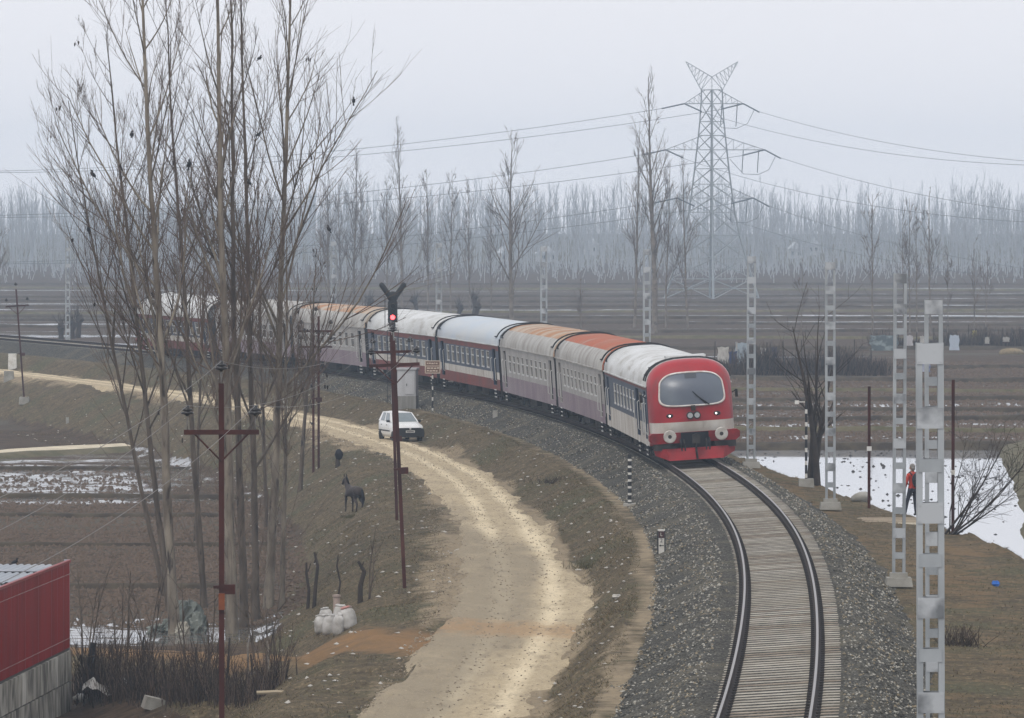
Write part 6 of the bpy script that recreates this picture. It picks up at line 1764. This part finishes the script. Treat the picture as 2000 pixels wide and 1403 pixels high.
def flat_thing(name, label, cat, px, py, w_, h_, m_, lift=0.0, t=.05, grp=None, lean=.1):
    b = G(px, py); o = MB(); n = 6; vs = []; rr = random.Random(px)
    for s_ in (-t / 2, t / 2):
        for i in range(n + 1):
            for j in range(n + 1): vs.append(((i / n - .5) * w_ * (1 + .1 * math.sin(j * 1.7 + px)), s_ + lean * (.5 - j / n) + .05 * math.sin(i * 2.2 + j), lift + h_ * j / n + (.04 * math.sin(i * 1.9 + px) if j == n else 0)))
    N1 = (n + 1) ** 2; fs = []
    for i in range(n):
        for j in range(n):
            q = (i * (n + 1) + j, (i + 1) * (n + 1) + j, (i + 1) * (n + 1) + j + 1, i * (n + 1) + j + 1); fs.append(q); fs.append(tuple(N1 + z_ for z_ in q[::-1]))
    o.add(vs, fs); ob = o.build(name, [m_], None, True); ob.location = b + Vector((0, -1.8, 0)); ob.scale = (1.25, 1, 1.15); return tag(ob, label, cat, grp)
M_TEAL = mat('tarp_teal', (0.04, 0.055, 0.06), (0.15, 0.18, 0.18), rough=.6, scale=1.6, lo=.5, hi=.6)
M_PANEL = mat('panel_blue_grey', (.30, .35, .39), (.25, .29, .32), rough=.6, scale=1)
M_RAGW = mat('rag_white', (.52, .50, .46), (.38, .36, .33), rough=.8, scale=3)
M_RAGB = mat('rag_navy', (.035, .045, .11), rough=.8)
M_RAGY = mat('rag_yellow', (.42, .36, .10), rough=.8)
gr_ = 'rags and sheets on the hedges'
flat_thing('hanging_rag', 'pale grey cloth hung on the hedge just right of the train roof', 'rag', 1411, 722, .7, 1.15, M_RAGW, .45, grp=gr_)
flat_thing('hanging_rag', 'navy blue cloth on the hedge beside the grey door panel', 'rag', 1430, 722, .5, .9, M_RAGB, .4, grp=gr_)
flat_thing('door_panel', 'upright grey blue panel like a door set in the hedge', 'panel', 1447, 720, .85, 1.6, M_PANEL, .25, .06, lean=0)
flat_thing('panel_post', 'white post at the left edge of the grey door panel', 'post', 1437, 722, .10, 1.75, M_RAGW, .2, .1, lean=0)
flat_thing('hanging_rag', 'white cap like rag on a stick in the hedge', 'rag', 1489, 722, .38, .55, M_RAGW, 1.0, grp=gr_)
flat_thing('hanging_rag', 'dark blue cloth draped on the hedge right of the white rag', 'rag', 1511, 722, .3, .7, M_RAGB, .9, grp=gr_)
flat_thing('tarp_shelter', 'low teal tarpaulin shelter at the left end of the far hedge', 'shelter', 1724, 684, 2.0, 1.2, M_TEAL, 0, .9, lean=-.6)
flat_thing('white_box', 'square whitish sheet beside the teal shelter', 'sheet', 1772, 681, .62, .9, mat('sheet_pinkwhite', (.46, .44, .45), rough=.7), .2, .4, grp=gr_)
flat_thing('door_panel', 'pale blue upright panel behind the nearest mast top', 'panel', 1861, 686, .7, 1.2, mat('panel_paleblue', (.40, .45, .52), rough=.6), .1, .06, lean=0)
flat_thing('hanging_rag', 'yellow rag on the far hedge right of the masts', 'rag', 1900, 676, .35, .6, M_RAGY, .7, grp=gr_)
flat_thing('hanging_rag', 'white rag low on the far hedge, rightmost', 'rag', 1962, 678, .5, .4, M_RAGW, .45, grp=gr_)
flat_thing('hanging_rag', 'cream rag on the far hedge right of the yellow one', 'rag', 1925, 678, .35, .55, M_RAGW, .3, grp=gr_)
flat_thing('hanging_rag', 'white rag on the far hedge between the two masts', 'rag', 1800, 680, .45, .7, M_RAGW, .3, grp=gr_)
flat_thing('hanging_rag', 'blue and white plastic sheet on the near hedge beside the masts', 'plastic sheet', 1800, 733, .9, .8, mat('sheet_bluewhite', (.45, .47, .56), (.05, .07, .18), rough=.6, scale=3), .25, grp=gr_)
b = G(1976, 692); m = MB(); m.blob((0, 0, .1), (1.1, .9, .42), 3, 12, 8, .15); o = m.build('straw_heap', [mat('straw', (.25, .20, .12), (.18, .14, .09), rough=.95, scale=3)], None, True); o.location = b; tag(o, 'low tan straw heap at the right edge below the far hedge', 'heap')
# village houses in the haze
HOUSE = [(1066, 545, 497, 3.4, 'pale gabled house with white roof behind the field poplars'), (876, 548, 512, 2.6, 'small white gabled house left of the forked poplar'), (1155, 548, 508, 3.0, 'long low white house in the wood right of the forked poplar'), (985, 550, 516, 2.2, 'small pale house just left of the forked poplar'), (1552, 550, 525, 2.6, 'low white house far off in the wood at right'), (1590, 546, 508, 2.0, 'small white gabled house at right of the lattice tower')]
for i, (px, pb, pt, w_, lab) in enumerate(HOUSE):
    Y = 1400.0 + 30 * (i % 3); x = (px - 1000) / F * Y; z0 = gz(x, Y) - .1; H = 2.2 + (i % 3) * .3; w_ = w_ * .7
    lift = 0
    T = thing('village_house', lab, 'house', (x, Y, z0), .3 - .2 * (i % 3))
    m = MB(); m.box((0, 0, H / 2), (w_ * 1.7, 4, H)); m.build('wall', [mat('house_white', (.45, .45, .44), rough=.8)], T)
    m = MB(); m.prism([(-w_ * .95, H), (w_ * .95, H), (0, H + 1.8)], 'y', -2.4, 2.4); m.build('roof', [mat('house_roof_pale', (.5, .52, .54), rough=.6) if i != 1 else mat('house_roof_grey', (.35, .36, .37), rough=.6)], T)
    for q in (-.5, .5):
        m = MB(); m.box((q * w_, -2.02, H * .55), (.7, .06, 1.0)); m.build('window', [M_CARB], T)

# ================================================================== SMALL STUFF
def scatter_grass():
    n = 380000
    s = 12 + 270 * rng.random(n) ** 1.2
    rr_, rl_ = road_edges(s)
    zone = rng.random(n)
    a = np.where(zone < .30, rng.uniform(3.7, 6.1, n), np.where(zone < .80, rl_ + rng.uniform(-.3, 8.0, n), -(3.4 + rng.uniform(0, 6.5, n))))
    bad = (a > rr_ - .1) & (a < rl_ + .1) & (a > 0)
    a = np.where(bad, rl_ + rng.uniform(0.2, 7, n), a)
    X, Y = from_sd(s, -a)
    dens = fbm(X * .5, Y * .18, 91, 3)
    keep = (dens + rng.uniform(-.5, .5, n)) > -.05
    keep &= ~((near_line(X, Y, RAMP_A, RAMP_B) < 2.4) & (a > 8))
    X, Y = X[keep], Y[keep]; n = len(X); Z = land(X, Y)
    h = rng.uniform(.02, .065, n) * (1 + .8 * fbm(X * .9, Y * .4, 15, 2)); w_ = rng.uniform(.006, .017, n); an = rng.uniform(0, np.pi, n)
    lx, ly = rng.normal(0, .07, n), rng.normal(0, .07, n)
    cx, cy = np.cos(an) * w_, np.sin(an) * w_
    V = np.stack([np.stack([X - cx, Y - cy, Z - .02], 1), np.stack([X + cx, Y + cy, Z - .02], 1), np.stack([X + lx, Y + ly, Z + h], 1)], 1).reshape(-1, 3)
    ms = [mat('grass_straw', (.20, .155, .09), rough=.95), mat('grass_brown', (.11, .08, .045), rough=.95), mat('grass_olive', (.10, .095, .045), rough=.95), mat('grass_dark', (.05, .04, .026), rough=.95)]
    me = np_mesh('dry_grass', V, np.arange(3 * n).reshape(-1, 3), ms, False, rng.choice(4, n, p=[.22, .40, .26, .12])); tag(link('dry_grass', me), 'short dry winter grass on the banks', None, None, 'stuff')
scatter_grass()
def rocks(name, label, n, sampler, r0, r1, m_, flat=.6, seed=1):
    rg = np.random.default_rng(seed); X, Y, Z = sampler(rg, n); n = len(X)
    base = np.array([(1, 0, 0), (0, 1, 0), (-1, 0, 0), (0, -1, 0), (0, 0, 1), (0, 0, -1)], float); fc = np.array([(0, 1, 4), (1, 2, 4), (2, 3, 4), (3, 0, 4), (1, 0, 5), (2, 1, 5), (3, 2, 5), (0, 3, 5)])
    W = base[None] * rg.uniform(.6, 1.3, (n, 6, 1)) + rg.uniform(-.25, .25, (n, 6, 3)); W[..., 2] *= flat
    V = (W * rg.uniform(r0, r1, n)[:, None, None] + np.stack([X, Y, Z], 1)[:, None]).reshape(-1, 3)
    me = np_mesh(name, V, (fc[None] + 6 * np.arange(n)[:, None, None]).reshape(-1, 3), m_, False); tag(link(name, me), label, None, None, 'stuff')
def pond_s(rg, n):
    Y = 185 + 111 * rg.random(n) ** .8; X = rg.uniform(6, 27, n); ok = fbm(X * .35, Y * .05, 8, 2) + rg.uniform(-.35, .35, n) > .08
    return X[ok], Y[ok], np.full(ok.sum(), Z_POND)
rocks('pond_stubble', 'dark clods and stubble standing in the pale pond', 1500, pond_s, .03, .12, mat('clod_dark', (.03, .025, .022), rough=.95), .6, 2)
def slope_s(rg, n):
    s = 15 + 270 * rg.random(n); a = np.where(rg.random(n) < .7, rg.uniform(9.2, 17, n), rg.uniform(4, 5.6, n)); X, Y = from_sd(s, -a); return X, Y, land(X, Y) + .01
rocks('slope_stones', 'pale stones and scraps strewn over the grassy slopes', 750, slope_s, .03, .10, mat('stone_pale', (.42, .40, .36), rough=.9), .5, 3)
def road_s(rg, n):
    s = 10 + 210 * rg.random(n); rr_, rl_ = road_edges(s); a = rr_ + (rl_ - rr_) * (1.12 - 1.1 * rg.random(n) ** 1.6); X, Y = from_sd(s, -a); return X, Y, land(X, Y) + .045
rocks('road_gravel', 'small stones lying on the dirt road', 6500, road_s, .012, .04, mat('gravel_brown', (.27, .225, .165), rough=.95), .6, 4)
def field_s(rg, n):
    Y = 186 + 120 * rg.random(n); X = -.093 * Y + rg.random(n) * (.075 * Y); s_, d_ = to_sd(X, Y); ok = (d_ < -14.5) & ~((Y > 266) & (Y < 309) & (rg.random(n) < .72)) ; X, Y = X[ok], Y[ok]; return X, Y, land(X, Y)
rocks('field_clods', 'clods and stubble tufts over the left paddies', 26000, field_s, .04, .13, mat('clod_brown', (.115, .083, .06), rough=.95), .8, 5)
def field_r(rg, n):
    Y = 299 + 170 * rg.random(n); X = rg.uniform(.03, .096, n) * Y; return X, Y, land(X, Y)
rocks('far_field_clods', 'clods and stubble over the right hand paddies', 16000, field_r, .05, .16, MATS['clod_brown'], .8, 6)
# tufts of scrub on the banks
for i, (px, py, w_, h_, lab) in enumerate([(1878, 1262, .55, .55, 'dry brown scrub tuft on the right bank behind the nearest mast'), (1085, 942, .9, .3, 'dark grass tussock on the bank below the striped post'), (1152, 1108, .6, .3, 'dark green tussock on the bank beside the road edge'), (690, 1010, .4, .15, 'low tuft at the hooves of the horse'), (1210, 1010, .5, .2, 'small tussock at the foot of the striped post')][:4]):
    b = G(px, py); br = []; rr = random.Random(i + 9)
    for k in range(130):
        p = (b.x + rr.gauss(0, w_ * .45), b.y + rr.gauss(0, w_ * .6), b.z - .05); q, r_ = grow(rr, p, (rr.gauss(0, .5), rr.gauss(0, .5), 1), h_ * rr.uniform(.5, 1.2), .010, 3, -.02, .1, .4); br.append((q, r_, 3, 0))
    o = link('scrub_tuft', tubes_mesh('scrub_tuft', br, [M_BRUSH if i in (0, 1) else mat('tuft_olive', (.07, .07, .035), (.12, .10, .05), rough=.95, scale=2)])); tag(o, lab, 'tuft', 'tufts on the banks')

# ================================================================== HAZE
def build_haze():
    m = bpy.data.materials.new('haze_air'); m.use_nodes = True
    N = m.node_tree.nodes; L = m.node_tree.links; N.clear()
    out = N.new('ShaderNodeOutputMaterial'); v = N.new('ShaderNodeVolumePrincipled')
    v.inputs['Color'].default_value = (0.66, 0.82, 1.0, 1)
    v.inputs['Density'].default_value = HAZE_D
    v.inputs['Anisotropy'].default_value = 0.0
    L.new(v.outputs[0], out.inputs['Volume'])
    mb = MB(); mb.box((0, 865, 15), (1900, 1770, 44))
    o = mb.build('haze', [m]); tag(o, 'pale blue winter haze over the fields', None, None, 'stuff')
HAZE_D = 0.00034
build_haze()
